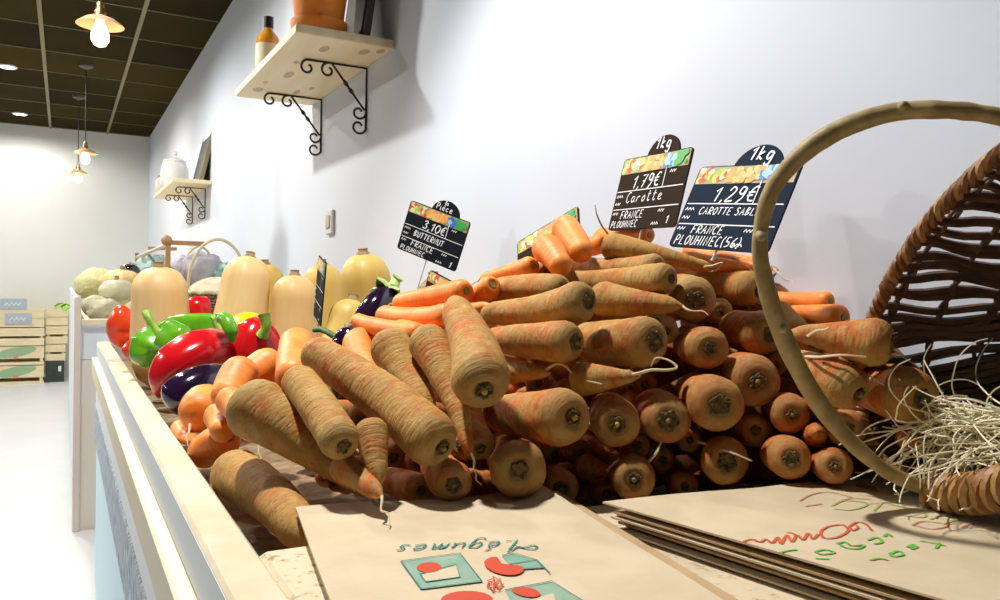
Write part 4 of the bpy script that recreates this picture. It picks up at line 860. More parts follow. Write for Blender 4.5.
# ================================================================ PAPER BAGS
m_kraft = mat('kraft_paper', (.64, .53, .365), .8, col2=(.585, .475, .315), scale=26, bmp=.12, bscale=40, spec=.2)
m_kraft2 = mat('kraft_paper_dark', (.54, .38, .21), .8, col2=(.47, .32, .17), scale=26, bmp=.12, bscale=40, spec=.2)
def sheet(corners, z, th, zfun, label, group, material, name='paper_bag', nx=18, ny=18):
    """flat folded bag: corners P0 far-left, P1 far-right, P2 near-right, P3 near-left (x, y)"""
    P0, P1, P2, P3 = [V((x, y, 0)) for x, y in corners]
    def pos(s, t): return P0 * (1 - s) * (1 - t) + P1 * s * (1 - t) + P2 * s * t + P3 * (1 - s) * t
    vs = []; fs = []
    for top in (1, 0):
        for i in range(ny + 1):
            for j in range(nx + 1):
                p = pos(j / nx, i / ny); vs.append((p.x, p.y, z + zfun(j / nx, i / ny) - (0 if top else th)))
    N_ = (nx + 1) * (ny + 1); idx = lambda i, j: i * (nx + 1) + j
    for i in range(ny):
        for j in range(nx):
            a, b, c, d = idx(i, j), idx(i, j + 1), idx(i + 1, j + 1), idx(i + 1, j)
            fs.append((a, d, c, b)); fs.append((N_ + a, N_ + b, N_ + c, N_ + d))
    edge = [idx(0, j) for j in range(nx)] + [idx(i, nx) for i in range(ny)] + [idx(ny, j) for j in range(nx, 0, -1)] + [idx(i, 0) for i in range(ny, 0, -1)]
    for a, b in zip(edge, edge[1:] + edge[:1]): fs.append((a, b, N_ + b, N_ + a))
    mb = MB().add(vs, fs); o = mb.build(name, material, origin=(P0.x, P0.y, z)); tag(o, label, 'paper bag', group)
    return o, (lambda s, t, dz=.0004: (pos(s, t).x, pos(s, t).y, z + zfun(s, t) + dz))
def q_off(q, dx, dy): return [(x + dx, y + dy) for x, y in q]
Q1 = [(.171, .662), (.398, .637), (.350, .318), (.123, .343)]
for k, t in enumerate(('kraft paper bag at the very bottom of the small pile on the left', 'kraft paper bag in the middle of the small pile on the left', 'kraft paper bag directly under the one with the Légumes drawing')):
    sheet(q_off(Q1, (.004, .002, .014)[k], -.004 + .001 * k), .7925 + .0024 * k, .0018, lambda s, t: 0, t.replace('Légumes', 'vegetable'), 'paper bags of the left pile', m_kraft2)
bag, F1 = sheet(Q1, .8005, .0022, lambda s, t: .0022 * math.sin(6 * s + 1) * (1 - t) ** 2 + .004 * math.exp(-((s - .93) / .06) ** 2) * max(0, 1 - 3 * t) + .0004 * math.sin(11 * t),
                'kraft paper bag lying on the left with teal lettering and vegetable drawings', 'paper bags of the left pile', m_kraft)
# drawings on the bag; (s, t): s along the far edge from the left, t towards the viewer. The print is turned 180 degrees
m_teal = mat('teal_ink', (.03, .20, .19), .7); m_tealfill = mat('teal_wash', (.17, .34, .25), .75, col2=(.32, .42, .30), scale=30)
m_orink = mat('orange_ink', (.58, .055, .014), .7)
tx = MB(); fp = lambda x, y: F1(x, y, .0009); f2 = lambda x, y: F1(x, y, .0006); f4 = lambda x, y: F1(x, y, .0012)
bR, bL, uA, uB = [V((*p, 0)) for p in ((0.6586, 0.4111), (0.2523, 0.3672), (0.4456, 0.3910), (0.4175, 0.4560))]
wd_ = write(MB(), 'Légumes', 0, 0, 1, lambda x, y: (0, 0, 0), .1, gap=.04, slant=.35)
def up(x, y):
    p = bR + (bL - bR) * (x / wd_) + (uB - uA) * y; return fp(p.x, p.y)
write(tx, 'Légumes', 0, 0, 1, up, .075, gap=.04, slant=.35)
tx.ribbon([(p.x, p.y) for p in spline([(-.62, .85, 0), (-.5, 1.05, 0), (-.2, .95, 0), (.1, .75, 0), (.35, 1.05, 0), (.55, 1.2, 0)], 5)], .075, up)
tx.ribbon([(p.x, p.y) for p in spline([(-.62, .85, 0), (-.45, .65, 0), (-.1, .8, 0), (.2, .6, 0)], 5)], .075, up)
tx.build('lettering', m_teal, bag)
d1 = MB(); d2 = MB(); d3 = MB(); out = MB()
A1 = [(0.2402, 0.4734), (0.4323, 0.4595), (0.4189, 0.6369), (0.2419, 0.6374)]; A2 = [(0.2674, 0.5599), (0.3893, 0.5284), (0.3693, 0.6020), (0.2679, 0.6057)]
A3 = [(0.5506, 0.5015), (0.5958, 0.4985), (0.6368, 0.5556), (0.6269, 0.6045), (0.5700, 0.5969), (0.5457, 0.5597)]
A4 = [(0.4572, 0.6954), (0.6068, 0.6826), (0.6292, 0.7990), (0.6144, 0.8795), (0.4274, 0.8504)]; A5 = [(0.4709, 0.7600), (0.5737, 0.7397), (0.5589, 0.7767), (0.4618, 0.8146)]
for A_ in (A1, A3, A4): MB().poly(A_, f2).build('teal_drawing', m_tealfill, bag)
for A_ in (A2, A5): MB().poly(A_, fp).build('pale_drawing', m_kraft, bag)
sx_ = (V((*(0.5142, 0.5585), 0)) - V((*(0.4857, 0.5516), 0))) / 10; sy_ = (V((*(0.4858, 0.5827), 0)) - V((*(0.5147, 0.5263), 0))) / 10
def disc(mb, c, a, b, rot=0, n=22, bite=0):
    pts = []
    for k in range(n):
        q = 2 * PI * k / n; u = a * math.cos(q); w2 = b * math.sin(q) * (1 - bite * (math.cos(q) > -.2) * max(0, -math.sin(q))); u, w2 = u * math.cos(rot) - w2 * math.sin(rot), u * math.sin(rot) + w2 * math.cos(rot)
        p = V((*c, 0)) + sx_ * u + sy_ * w2; pts.append((p.x, p.y))
    mb.poly(pts, f4)
for args, kw in ((((0.3065, 0.5272), 12, 5), {}), (((0.5226, 0.5668), 20, 9, .18), dict(bite=.8)), (((0.3377, 0.7174), 23, 7), {}), (((0.5065, 0.7180), 13, 4, .15), {})):
    dd = MB(); disc(dd, *args, **kw); dd.build('orange_drawing', m_orink, bag)
for a in range(7):
    c_ = V((*(0.4460, 0.6602), 0)); p = c_ + sx_ * 8 * math.cos(a * .9) + sy_ * 7 * math.sin(a * .9); q_ = c_ + sx_ * 6 * math.cos(a * .9 + 1) + sy_ * 5 * math.sin(a * .9 + 1)
    d2.ribbon([(c_.x, c_.y), (p.x, p.y), (q_.x, q_.y)], .0055, f4)
d2.build('orange_drawing', m_orink, bag)
for pts in (A1 + A1[:1], A3 + [(0.6368, 0.5556), (0.6268, 0.6410)], A4[:3], A2 + A2[:1]): out.ribbon(pts, .0045, f4)
out.build('teal_outline', m_teal, bag)

# pile of bags on the right
Q2 = [(.392, .535), (.722, .492), (.752, .190), (.452, .215)]
names = ['seventh bag down', 'sixth bag down', 'fifth bag down', 'fourth bag down', 'third bag down', 'second bag down']
lv = [(.7935, .000, .002), (.7960, .010, -.001), (.7985, .004, .001), (.8045, -.004, 0), (.8068, .002, .001), (.8090, -.002, -.001)]
for k, (z, dx, dy) in enumerate(lv):
    sheet(q_off(Q2, dx + .004, dy - .012), z, .0016, lambda s, t, k=k: .0006 * math.sin(5 * s + k) + (.002 * (1 - s) * t if k > 2 else 0), 'kraft paper bag in the right pile, ' + names[k], 'paper bags of the right pile', m_kraft2 if k % 3 else m_kraft)
big, F2 = sheet(Q2, .8135, .0016, lambda s, t: .0025 * math.exp(-((s - .62) / .12) ** 2) * max(0, 1 - 2 * t) + .0012 * math.sin(7 * s) * (1 - t) + .004 * (1 - s) ** 2 * t, 'kraft paper bag on top of the right pile with red and green scribbles', 'paper bags of the right pile', m_kraft)
m_redink = mat('red_orange_marker', (.62, .10, .03), .7); m_grnink = mat('green_marker', (.13, .45, .04), .7); m_pinkink = mat('faded_red_marker', (.55, .22, .12), .7)
g2 = lambda x, y: F2(x, y, .0006)
def g2p(pts, mb, wd): mb.ribbon([(p.x, p.y) for p in spline([(a, b, 0) for a, b in pts], 5)], wd, g2)
r1 = MB()
g2p([(0.3323, 0.4430), (0.3762, 0.3944), (0.3737, 0.3741), (0.3164, 0.4000)], r1, .006)
g2p([(0.3164, 0.4000), (0.2933, 0.4281), (0.3271, 0.4135), (0.3470, 0.3929)], r1, .005)
g2p([(0.2729, 0.3835), (0.3177, 0.3817), (0.2831, 0.4241), (0.2109, 0.4579), (0.1763, 0.4530), (0.2209, 0.4092), (0.2729, 0.3835)], r1, .006)
g2p([(0.1930, 0.4251), (0.1478, 0.4505), (0.1803, 0.4114), (0.1216, 0.4487), (0.1443, 0.4150), (0.0871, 0.4518), (0.1247, 0.4075), (0.0531, 0.4549), (0.0935, 0.4126), (0.0425, 0.4427), (0.0570, 0.4154), (0.0262, 0.4282), (0.0302, 0.4050), (-0.0078, 0.4151)], r1, .006)
g2p([(0.1363, 0.4291), (0.1485, 0.3992), (0.1436, 0.3885)], r1, .005)
r1.build('red_lettering', m_redink, big)
r2 = MB()
for pts in ([(-0.0049, 0.5022), (0.0220, 0.4976), (0.0448, 0.4989)], [(0.0655, 0.5222), (0.0969, 0.5192), (0.0943, 0.5411), (0.0595, 0.5424), (0.0655, 0.5222)], [(0.1597, 0.4963), (0.1890, 0.4914), (0.1747, 0.5182), (0.2047, 0.5219), (0.1656, 0.5383), (0.1497, 0.5243), (0.1586, 0.5039)], [(0.2483, 0.4978), (0.2884, 0.4879), (0.2612, 0.5194), (0.2311, 0.5241)], [(0.3100, 0.4877), (0.3414, 0.4735), (0.3261, 0.4939)],
            [(0.1833, 0.5911), (0.2277, 0.5782), (0.2095, 0.6015), (0.1773, 0.6036), (0.1987, 0.5821)], [(0.2734, 0.5648), (0.3092, 0.5546), (0.2686, 0.5787), (0.3021, 0.5680)], [(0.3514, 0.5379), (0.3599, 0.5579), (0.3646, 0.5844)], [(0.3223, 0.5919), (0.3758, 0.5642)], [(0.1091, 0.6057), (0.1402, 0.6036), (0.1419, 0.6187)], [(0.0222, 0.5570), (0.0431, 0.5725)]):
    g2p(pts, r2, .0065)
r2.build('green_lettering', m_grnink, big)
r3 = MB()
for pts in ([(0.4672, 0.2304), (0.5446, 0.2011), (0.5691, 0.2453), (0.4759, 0.2782), (0.4444, 0.2554)], [(0.5163, 0.3042), (0.6164, 0.2512), (0.6141, 0.2964), (0.6255, 0.3452), (0.5726, 0.3892), (0.5376, 0.3550)], [(0.5673, 0.4077), (0.6367, 0.3925), (0.6392, 0.4248), (0.5635, 0.4464)]): g2p(pts, r3, .006)
r3.build('green_scribble', mat('faded_green_marker', (.34, .46, .10), .7), big)
r4 = MB()
for pts in ([(0.4399, 0.1625), (0.5253, 0.1208), (0.5887, 0.1186), (0.5908, 0.1819)], [(0.4904, 0.2162), (0.5761, 0.1887), (0.6183, 0.2163)], [(0.4742, 0.4318), (0.5379, 0.4168), (0.5518, 0.4616), (0.4822, 0.4730), (0.4742, 0.4318)], [(0.5641, 0.4855), (0.6389, 0.4653), (0.6546, 0.5010)], [(0.3971, 0.2156), (0.4628, 0.2059)]): g2p(pts, r4, .005)
r4.build('faded_red_scribble', m_pinkink, big)
lf = MB(); lf.add([(0.6341, 0.4878, 0.8088), (0.6437, 0.4827, 0.8173), (0.6478, 0.4691, 0.8145), (0.6375, 0.4576, 0.8128), (0.6238, 0.4594, 0.8130), (0.6267, 0.4748, 0.8099)], [(0, 1, 2, 3, 4, 5)])
lf.add([p + V((0, 0, -.0012)) for p in lf.v], [(5, 4, 3, 2, 1, 0)])
for i in range(6): lf.f.append((i, i + 6, (i + 1) % 6 + 6, (i + 1) % 6))
tag(lf.build('dried_leaf', mat('dried_leaf', (.22, .2, .05), .7), origin=(0.6346, 0.4706, 0.8146)), 'small dry greenish leaf beside the foot of the basket handle', 'leaf')

# ================================================================ WICKER BASKET (tipped over, mouth towards the heap)
bc = V((0.6199, 0.3451, 0.9734)); bf = V((0.6383, 0.4118, 0.8262)); bl = V((0.6610, 0.4877, 0.9632)); ba = bf - bc; bb_ = bl - bc
bn = ba.cross(bb_).normalized()
e = empty('wicker_basket', bf, 'brown wicker basket tipped on its side against the wall, with a bark handle', 'basket', 'wicker baskets')
m_wick = mat('dark_wicker', (.045, .018, .008), .5, col2=(.10, .042, .014), scale=60, bmp=.3, bscale=150)
m_wick2 = mat('rim_wicker', (.27, .11, .030), .5, col2=(.13, .045, .014), scale=70, bmp=.3, bscale=160)
m_wick3 = mat('golden_wicker', (.42, .23, .07), .5, col2=(.28, .13, .035), scale=70, bmp=.3, bscale=160)
def bpos(t, q, out=0):
    s_ = 1 - .36 * q ** 1.5 + out
    return bc + bn * (.105 * q) + ba * (math.cos(t) * s_ - .02 * q) + bb_ * (math.sin(t) * s_ - .12 * q)
for k in range(98):
    t = 2 * PI * k / 98 + random.uniform(-.03, .03)
    MB().tube([bpos(t + .02 * math.sin(q * 9 + k) , q, .006 * (-1) ** (k + int(q * 4))) for q in [i / 10 for i in range(11)]], [.0041 - .0006 * math.sin(k) for i in range(11)], 6).build('stake', m_wick, e)
for band, q0 in enumerate((.13, .46, .76)):
    for ph in (0, PI):
        pts = [bpos(2 * PI * k / 160, q0 + .012 * math.sin(k * .8 + ph), .016 * math.cos(k * 2 * PI / 5 + ph)) for k in range(160)]
        MB().tube(pts, .0020, 6, closed=True).build('weaver', m_wick, e)
pts = [bc + bn * (.105 + .002 * math.sin(k)) + (bpos(2 * PI * k / 40, 1) - bc - bn * .105) * 1.0 for k in range(40)]
cen = sum(pts, V()) / 40; base = MB()
for j in range(13): base.tube([cen + (p - cen) * (1 - j / 13.5) + bn * .002 * (-1) ** (k + j) for k, p in enumerate(pts)], .0052, 6, closed=True)
base.build('woven_base', m_wick, e)
def rim_path(t): return bpos(t, 0)
for st in range(3):
    pts = []; n = 420
    for k in range(n):
        t = 2 * PI * k / n; c = rim_path(t); rad = (c - bc).normalized(); a = k * 2 * PI * 46 / n + st * 2 * PI / 3
        pts.append(c + (rad * math.cos(a) + bn * math.sin(a)) * .0038)
    MB().tube(pts, .0037, 6, closed=True).build('rim_strand', m_wick2 if st else m_wick3, e)
hp = spline([(0.6394, 0.4056, 0.8275), (0.6201, 0.4105, 0.8325), (0.5916, 0.4206, 0.8455), (0.5619, 0.4316, 0.8696), (0.5378, 0.4431, 0.9002), (0.5173, 0.4516, 0.9349), (0.5012, 0.4577, 0.9709), (0.4931, 0.4603, 0.9948), (0.4864, 0.4610, 1.0186), (0.4852, 0.4587, 1.0446), (0.4889, 0.4527, 1.0696), (0.4972, 0.4429, 1.0880), (0.5084, 0.4291, 1.1043), (0.5251, 0.4111, 1.1178), (0.5460, 0.3885, 1.1262), (0.5645, 0.3613, 1.1250), (0.5831, 0.3431, 1.1210), (0.5961, 0.3313, 1.1155), (0.6067, 0.3231, 1.1060), tuple(bpos(2.90, 0))], 8)
hr = [.0069 * (1 - .12 * math.sin(i * .11)) * (1 + (.10 * math.exp(-((i % 47 - 30) / 2.0) ** 2))) + .0006 * noise.noise((i * .25, 3, 1)) for i in range(len(hp))]
m_bark = mat('willow_bark', (.42, .31, .13), .55, col2=(.26, .175, .06), scale=55, bmp=.35, bscale=120, stretch=(1, 1, 1))
MB().tube(hp, hr, 16).build('handle', m_bark, e)
for (u, q) in ((.30, 1), (.455, -1), (.74, 1)):
    p = hp[int(u * len(hp))]; MB().lathe([(.001, .0105), (.0025, .0098), (.004, .0075), (.005, .004)], 10, m4(frame(V((-.5, -.6, .3 * q))), p)).build('handle_knot', m_bark, e)
# lashing of golden willow where the handle meets the rim
for j in range(9):
    t = -.10 - j * .062; c = rim_path(t); rad = (c - bc).normalized()
    MB().tube([c + (rad * math.cos(a) + bn * math.sin(a)) * .0145 + (rim_path(t + .05) - c) * a / 14 for a in [2 * PI * i / 14 for i in range(14)]], .0048, 6, closed=True).build('rim_lashing', m_wick3, e)

rt = MB(); rnd = random.Random(4)
for k in range(210):
    c = V((0.6531, 0.3764, 0.8775)) + V((rnd.uniform(-.006, .03), rnd.uniform(-.05, .03), rnd.uniform(-.022, .022)))
    d = V((rnd.uniform(-.7, .2), rnd.uniform(.2, 1.0), rnd.uniform(-.35, .22))).normalized(); ax = V((rnd.uniform(-1, 1), rnd.uniform(-1, 1), rnd.uniform(-1, 1))).normalized(); pts = [c]
    step = rnd.uniform(.006, .0125); curl = rnd.uniform(.12, .42)
    for i in range(10):
        d = (Quaternion(ax, curl) @ d + V((rnd.uniform(-.2, .2), rnd.uniform(-.2, .2), rnd.uniform(-.28, .10)))).normalized(); p = pts[-1] + d * step
        if p.z < .826: p.z = .826 + .001 * rnd.random()
        pts.append(p)
    sp = spline(pts, 3); rt.tube(sp, [.0010 - .0005 * i / len(sp) for i in range(len(sp))], 4)
for pts in ([(0.6382, 0.3953, 0.8531), (0.6321, 0.3871, 0.8424), (0.6273, 0.3780, 0.8305), (0.6288, 0.3690, 0.8167)], [(0.6448, 0.3861, 0.8544), (0.6336, 0.3806, 0.8421), (0.6246, 0.3795, 0.8288), (0.6239, 0.3853, 0.8178)], [(0.6196, 0.4229, 0.8676), (0.6178, 0.4259, 0.8571), (0.6132, 0.4317, 0.8513), (0.6104, 0.4387, 0.8399), (0.6134, 0.4482, 0.8272)], [(0.6248, 0.4199, 0.8594), (0.6161, 0.4244, 0.8491), (0.6088, 0.4340, 0.8444), (0.6015, 0.4436, 0.8380)]):
    sp = spline(pts, 6); rt.tube(sp, [.0009 - .0005 * i / len(sp) for i in range(len(sp))], 4)
tag(rt.build('leek_roots', mat('white_leek_roots', (.80, .73, .50), .6), origin=(0.6409, 0.3776, 0.8902)), 'tangle of thin white leek roots spilling over the basket rim', 'roots', kind='stuff')
m_leek = mat('leek_white', (.72, .74, .55), .45, col2=(.5, .6, .3), scale=30)
for k, (u, v_, t) in enumerate(((1018, 404, 'white leek end inside the basket, upper of the pair'), (1022, 436, 'white leek end inside the basket, lower of the pair'))):
    a = V((0.6500, 0.3501, 0.9064)) if k == 0 else V((0.6424, 0.3425, 0.8849)); d = (bn * .9 + V((0, -.35, .02))).normalized()
    lk = MB().tube([a + d * s_ for s_ in (0, .003, .010, .02, .04, .06)], [.004, .012, .015, .0135, .0125, .012], 16).build('leek', m_leek, origin=a); tag(lk, t, 'leek', 'leeks in the basket')

# ================================================================ WALL SHELVES
m_pine = mat('pine_board', (.88, .76, .50), .5, col2=(.84, .68, .40), scale=5, stretch=(6, .8, 6), bmp=.05, bscale=30)
m_knot = mat('pine_knot', (.58, .41, .22), .6)
m_iron = mat('black_iron', (.015, .013, .012), .5)
def scroll(c, r, a0, turns, sgn, n=18):
    return [(c[0] + (r * (1 - .62 * i / n)) * math.cos(a0 + sgn * turns * 2 * PI * i / n), c[1] + (r * (1 - .62 * i / n)) * math.sin(a0 + sgn * turns * 2 * PI * i / n)) for i in range(n + 1)]
def shelf(y0, y1, x0, z, label, brackets, arm, drop, knots=(), th=.024):
    e = empty('wall_shelf', ((x0 + .76) / 2, (y0 + y1) / 2, z), label, 'shelf', 'pine wall shelves')
    bd = MB().bb((x0, y0, z), (.7595, y1, z + th), .0025).build('board', m_pine, e, smooth=False)
    for (kx, ky, a, b) in knots:
        MB().lathe([(.001, -.0006), (1, -.0006), (1, .001), (.001, .001)], 16, Matrix.Translation((kx, ky, z)) @ Matrix.Diagonal((b, a, 1, 1))).build('knot', m_knot, bd)
    for y in brackets:
        f = lambda p: (p[0], y, p[1]); xw = .757; zt = z - .003; r_ = .0034
        br = MB().tube([(xw - arm, y, zt), (xw, y, zt), (xw, y, zt - drop)], r_, 8).build('bracket', m_iron, e)
        MB().tube([f(p) for p in scroll((xw - arm, zt - .021), .021, PI / 2, .95, 1)], r_, 6).build('scroll', m_iron, br)
        MB().tube([f(p) for p in scroll((xw - arm * .66, zt - .021), .021, PI / 2, .95, 1)], r_, 6).build('scroll', m_iron, br)
        MB().tube([f(p) for p in scroll((xw - .021, zt - drop * .74), .021, 0, .95, -1)], r_, 6).build('scroll', m_iron, br)
        MB().tube([f(p) for p in scroll((xw - .021, zt - drop + .004), .023, 0, .95, -1)], r_, 6).build('scroll', m_iron, br)
        a = V((xw - arm * .60, y, zt)); b = V((xw - .004, y, zt - drop * .70)); n = 30
        MB().tube([a.lerp(b, i / n) for i in range(n + 1)], [r_ + (.0035 * max(0, math.cos((i / n - .42) * 26)) if abs(i / n - .42) < .06 else 0) + (.0035 * max(0, math.cos((i / n - .58) * 26)) if abs(i / n - .58) < .06 else 0) for i in range(n + 1)], 8).build('brace', m_iron, br)
    return e
shelf(2.00, 2.80, .50, 1.608, 'pine shelf on black iron scroll brackets holding the terracotta pot', (2.215, 2.675), .170, .172, [(.60, 2.10, .030, .012), (.70, 2.07, .026, .014), (.735, 2.04, .02, .010), (.585, 2.42, .04, .013), (.66, 2.62, .03, .008), (.69, 2.55, .02, .008), (.57, 2.27, .018, .008), (.545, 2.55, .016, .007), (.545, 2.66, .03, .016)])
shelf(4.97, 6.10, .545, 1.552, 'farther pine wall shelf carrying a glass jar and a leaning frame', (5.2, 5.75), .15, .17)
m_terra = mat('terracotta', (.92, .30, .03), .55, col2=(.84, .25, .025), scale=10)
e = empty('plant_pot', (.585, 2.10, 1.632), 'bright orange terracotta pot standing on its saucer at the near end of the shelf', 'plant pot')
M = Matrix.Translation((.585, 2.10, 1.632)) @ Matrix.Diagonal((.80, .80, 1, 1))
MB().lathe([(.005, .001), (.078, .001), (.086, .008), (.092, .030), (.092, .040), (.086, .040), (.08, .020), (.005, .014)], 40, M).build('saucer', m_terra, e)
MB().lathe([(.005, .015), (.072, .016), (.075, .022), (.098, .165), (.108, .168), (.112, .205), (.106, .207), (.098, .190), (.07, .03), (.005, .028)], 40, M).build('pot', m_terra, e)
e = empty('picture_frame', (.735, 2.07, 1.632), 'dark frame leaning on the wall behind the terracotta pot', 'frame')
R = Matrix.Rotation(-.10, 3, 'Y'); T0 = V((.705, 2.12, 1.633))
MB().box(T0 + V((.0, 0, .12)), (.018, .20, .24), Matrix.Rotation(.13, 3, 'Y')).build('dark_panel', mat('dark_frame_wood', (.025, .012, .007), .4), e, smooth=False)
MB().box(T0 + V((-.0115, 0, .118)), (.003, .165, .20), Matrix.Rotation(.13, 3, 'Y')).build('picture', mat('dark_slate_face', (.02, .018, .018), .5), e, smooth=False)
m_amber = mat('amber_oil', (.78, .34, .02), .08, spec=.7)
e = empty('glass_bottle', (.545, 2.52, 1.632), 'bottle of amber oil with a black cap at the far end of the shelf', 'bottle')
M = Matrix.Translation((.545, 2.52, 1.632))
MB().lathe([(.002, .001), (.032, .001), (.036, .006), (.036, .088), (.034, .100), (.026, .114), (.015, .126), (.0125, .134), (.0125, .142), (.002, .142)], 28, M).build('bottle_glass', m_amber, e)
MB().lathe([(.0368, .012), (.0368, .082), (.0360, .082), (.0360, .012)], 28, M).build('label_band', mat('cream_label', (.85, .78, .58), .6), e)
MB().lathe([(.0145, .134), (.0150, .136), (.0150, .168), (.002, .169)], 20, M).build('cap', mat('black_cap', (.012, .01, .015), .35), e)
e = empty('glass_jar', (.60, 5.62, 1.577), 'clear lidded glass jar on the farther shelf', 'jar')
M = Matrix.Translation((.62, 5.55, 1.577)); m_glass = mat('pale_glass', (.80, .82, .80), .12, col2=(.70, .72, .70), scale=12)
MB().lathe([(.005, .001), (.075, .001), (.085, .01), (.085, .13), (.07, .16), (.066, .165), (.003, .165)], 28, M).build('jar_body', m_glass, e)
MB().lathe([(.070, .160), (.074, .166), (.072, .176), (.04, .192), (.012, .198), (.008, .206), (.016, .215), (.018, .226), (.010, .236), (.001, .238)], 28, M).build('jar_lid', m_glass, e)
e = empty('glass_jar', (.60, 5.95, 1.577), 'smaller pale jar at the far end of the farther shelf', 'jar'); M = Matrix.Translation((.60, 5.92, 1.577))
MB().lathe([(.005, .001), (.05, .001), (.058, .01), (.058, .08), (.045, .10), (.003, .101)], 24, M).build('jar_body', mat('pinkish_jar', (.75, .62, .54), .3), e)
MB().lathe([(.047, .100), (.050, .108), (.03, .125), (.01, .14), (.001, .142)], 24, M).build('jar_lid', mat('copper_lid', (.55, .35, .22), .3), e)
e = empty('picture_frame', (.70, 5.2, 1.577), 'dark framed slate leaning on the farther shelf', 'frame')
Rt = Matrix.Rotation(.22, 3, 'Y'); c0 = V((.708, 5.17, 1.577))
MB().box(c0 + Rt @ V((0, 0, .165)), (.02, .32, .33), Rt).build('slate_panel', mat('frame_black', (.02, .015, .010), .4), e, smooth=False)
fr = MB()
for (dy, dz, sy, sz) in ((-.155, .165, .012, .335), (.155, .165, .012, .335), (0, .005, .32, .012), (0, .327, .32, .012)): fr.box(c0 + Rt @ V((-.002, dy, dz)), (.024, sy, sz), Rt)
fr.build('frame_moulding', mat('olive_frame_edge', (.22, .18, .09), .4), e, smooth=False)
e = empty('wall_switch', (.757, 2.54, 1.19), 'small grey switch plate on the white wall above the squashes', 'switch')
MB().bb((.748, 2.505, 1.145), (.7598, 2.575, 1.225), .003).build('plate', mat('grey_plate', (.66, .65, .63), .5), e, smooth=False)
MB().bb((.744, 2.520, 1.165), (.749, 2.560, 1.205), .002).build('rocker', mat('beige_rocker', (.50, .44, .34), .5), e, smooth=False)

# ================================================================ FAR STALL
e = empty('market_stall', (.4, 5, 0), 'far white stall with raised side boards beyond the squashes', 'market stall', 'vegetable stalls')
MB().bb((.040, 3.50, .03), (.056, 7.2, .905), .002).build('side_board', m_panel, e, smooth=False)
MB().bb((.036, 3.495, .0), (.060, 3.52, .914), .002).build('corner_post', mat('post_pinkish_edge', (.70, .60, .52), .5), e, smooth=False)
MB().bb((.056, 3.50, .800), (.757, 3.54, .828), .003).build('end_plank', m_cream, e, smooth=False)
for k in range(5): MB().b2((.058 + k * .14, 3.512, .67), (.058 + k * .14 + .136, 3.528, .80)).build('upper_slat', m_bluewhite, e, smooth=False)
MB().b2((.058, 3.506, .0), (.757, 3.53, .668)).build('lower_panel', mat('beige_panel', (.74, .69, .60), .6), e, smooth=False)
MB().b2((.056, 3.54, .775), (.757, 7.2, .795)).build('tray_floor', m_cream, e, smooth=False)
MB().b2((.056, 7.18, 0), (.757, 7.2, .80)).build('end_panel', m_panel, e, smooth=False)
m_fennel = mat('pale_celeriac', (.54, .51, .36), .7, col2=(.36, .36, .22), scale=30, lo=.45, hi=.65, bmp=.5, bscale=50, bdist=.006)
m_turnip = mat('white_turnip', (.66, .62, .46), .5, col2=(.48, .48, .28), scale=14)
m_pale = mat('pale_cauliflower', (.70, .62, .32), .75, col2=(.54, .56, .26), scale=45, bmp=.8, bscale=70, bdist=.008)
m_squash = mat('orange_squash', (.80, .52, .16), .5, col2=(.72, .6, .3), scale=10)
m_leafg = mat('leaf_green', (.25, .48, .06), .55, col2=(.16, .36, .04), scale=24)
m_bluegreen = mat('bluish_cabbage', (.20, .36, .32), .6, col2=(.42, .52, .46), scale=22)
m_purple = mat('purple_cabbage', (.30, .26, .33), .55, col2=(.48, .46, .50), scale=14)
def lump(name, label, cat, group, c, r, material, squash=.85, rough=.12, freq=2.2, crown=None, n=26, part=None, lobes=0):
    s0 = random.uniform(0, 60); rings = []; c = V(c)
    for i in range(15):
        ph = PI * (i + .02) / 14.04; ring = []
        for j in range(n):
            t = 2 * PI * j / n; d = V((math.sin(ph) * math.cos(t), math.sin(ph) * math.sin(t), -math.cos(ph)))
            q = 1 + rough * noise.noise(d * freq + V((s0, s0, 0))) + (.07 * math.cos(lobes * t) * math.sin(ph) if lobes else 0)
            ring.append(c + V((d.x * r * q, d.y * r * q, d.z * r * squash * q)))
        rings.append(ring)
    mb = MB().loft(rings)
    if not crown:
        return tag(mb.build(name, material, origin=c), label, cat, group)
    e = empty(name, c, label, cat, group); mb.build(part or 'flesh', material, e)
    if crown == 'leaves':
        for k in range(7):
            a = k * 2 * PI / 7 + s0; d = V((math.cos(a), math.sin(a), 0)); L_ = r * random.uniform(.8, 1.15)
            lfm = MB(); rows_ = []
            for i in range(6):
                q = i / 5; p = c + d * (r * .15 + L_ * q * .75) + V((0, 0, r * squash * .75 + L_ * (.65 * q - .45 * q * q))); sd = V((-d.y, d.x, 0)) * r * .28 * math.sin(PI * (q * .85 + .12)); up_ = V((0, 0, .0015))
                rows_.append([p - sd + up_ * 5, p + up_, p + sd + up_ * 5, p + sd - up_ + up_ * 4, p - up_, p - sd - up_ + up_ * 4])
            lfm.loft(rows_).build('leaf', m_leafg, e)
    elif crown == 'stem':
        MB().lathe([(r * .16, 0), (r * .12, r * .12), (r * .10, r * .25), (.002, r * .26)], 10, Matrix.Translation(c + V((0, 0, r * squash * .95)))).build('stem', m_bstem, e)
    return e
lump('celeriac', 'pale knobbly celeriac at the near corner of the far stall', 'celeriac', 'pale roots on the far stall', (.150, 3.66, .850), .065, m_fennel, .82, .25, 3)
lump('celeriac', 'pale knobbly celeriac second from the near corner of the far stall', 'celeriac', 'pale roots on the far stall', (.285, 3.68, .850), .065, m_fennel, .82, .25, 3)
lump('turnip', 'white turnip heaped above the near celeriac on the far stall', 'turnip', 'pale roots on the far stall', (.205, 3.92, .925), .075, m_turnip, .8, .12, 2, 'stem')
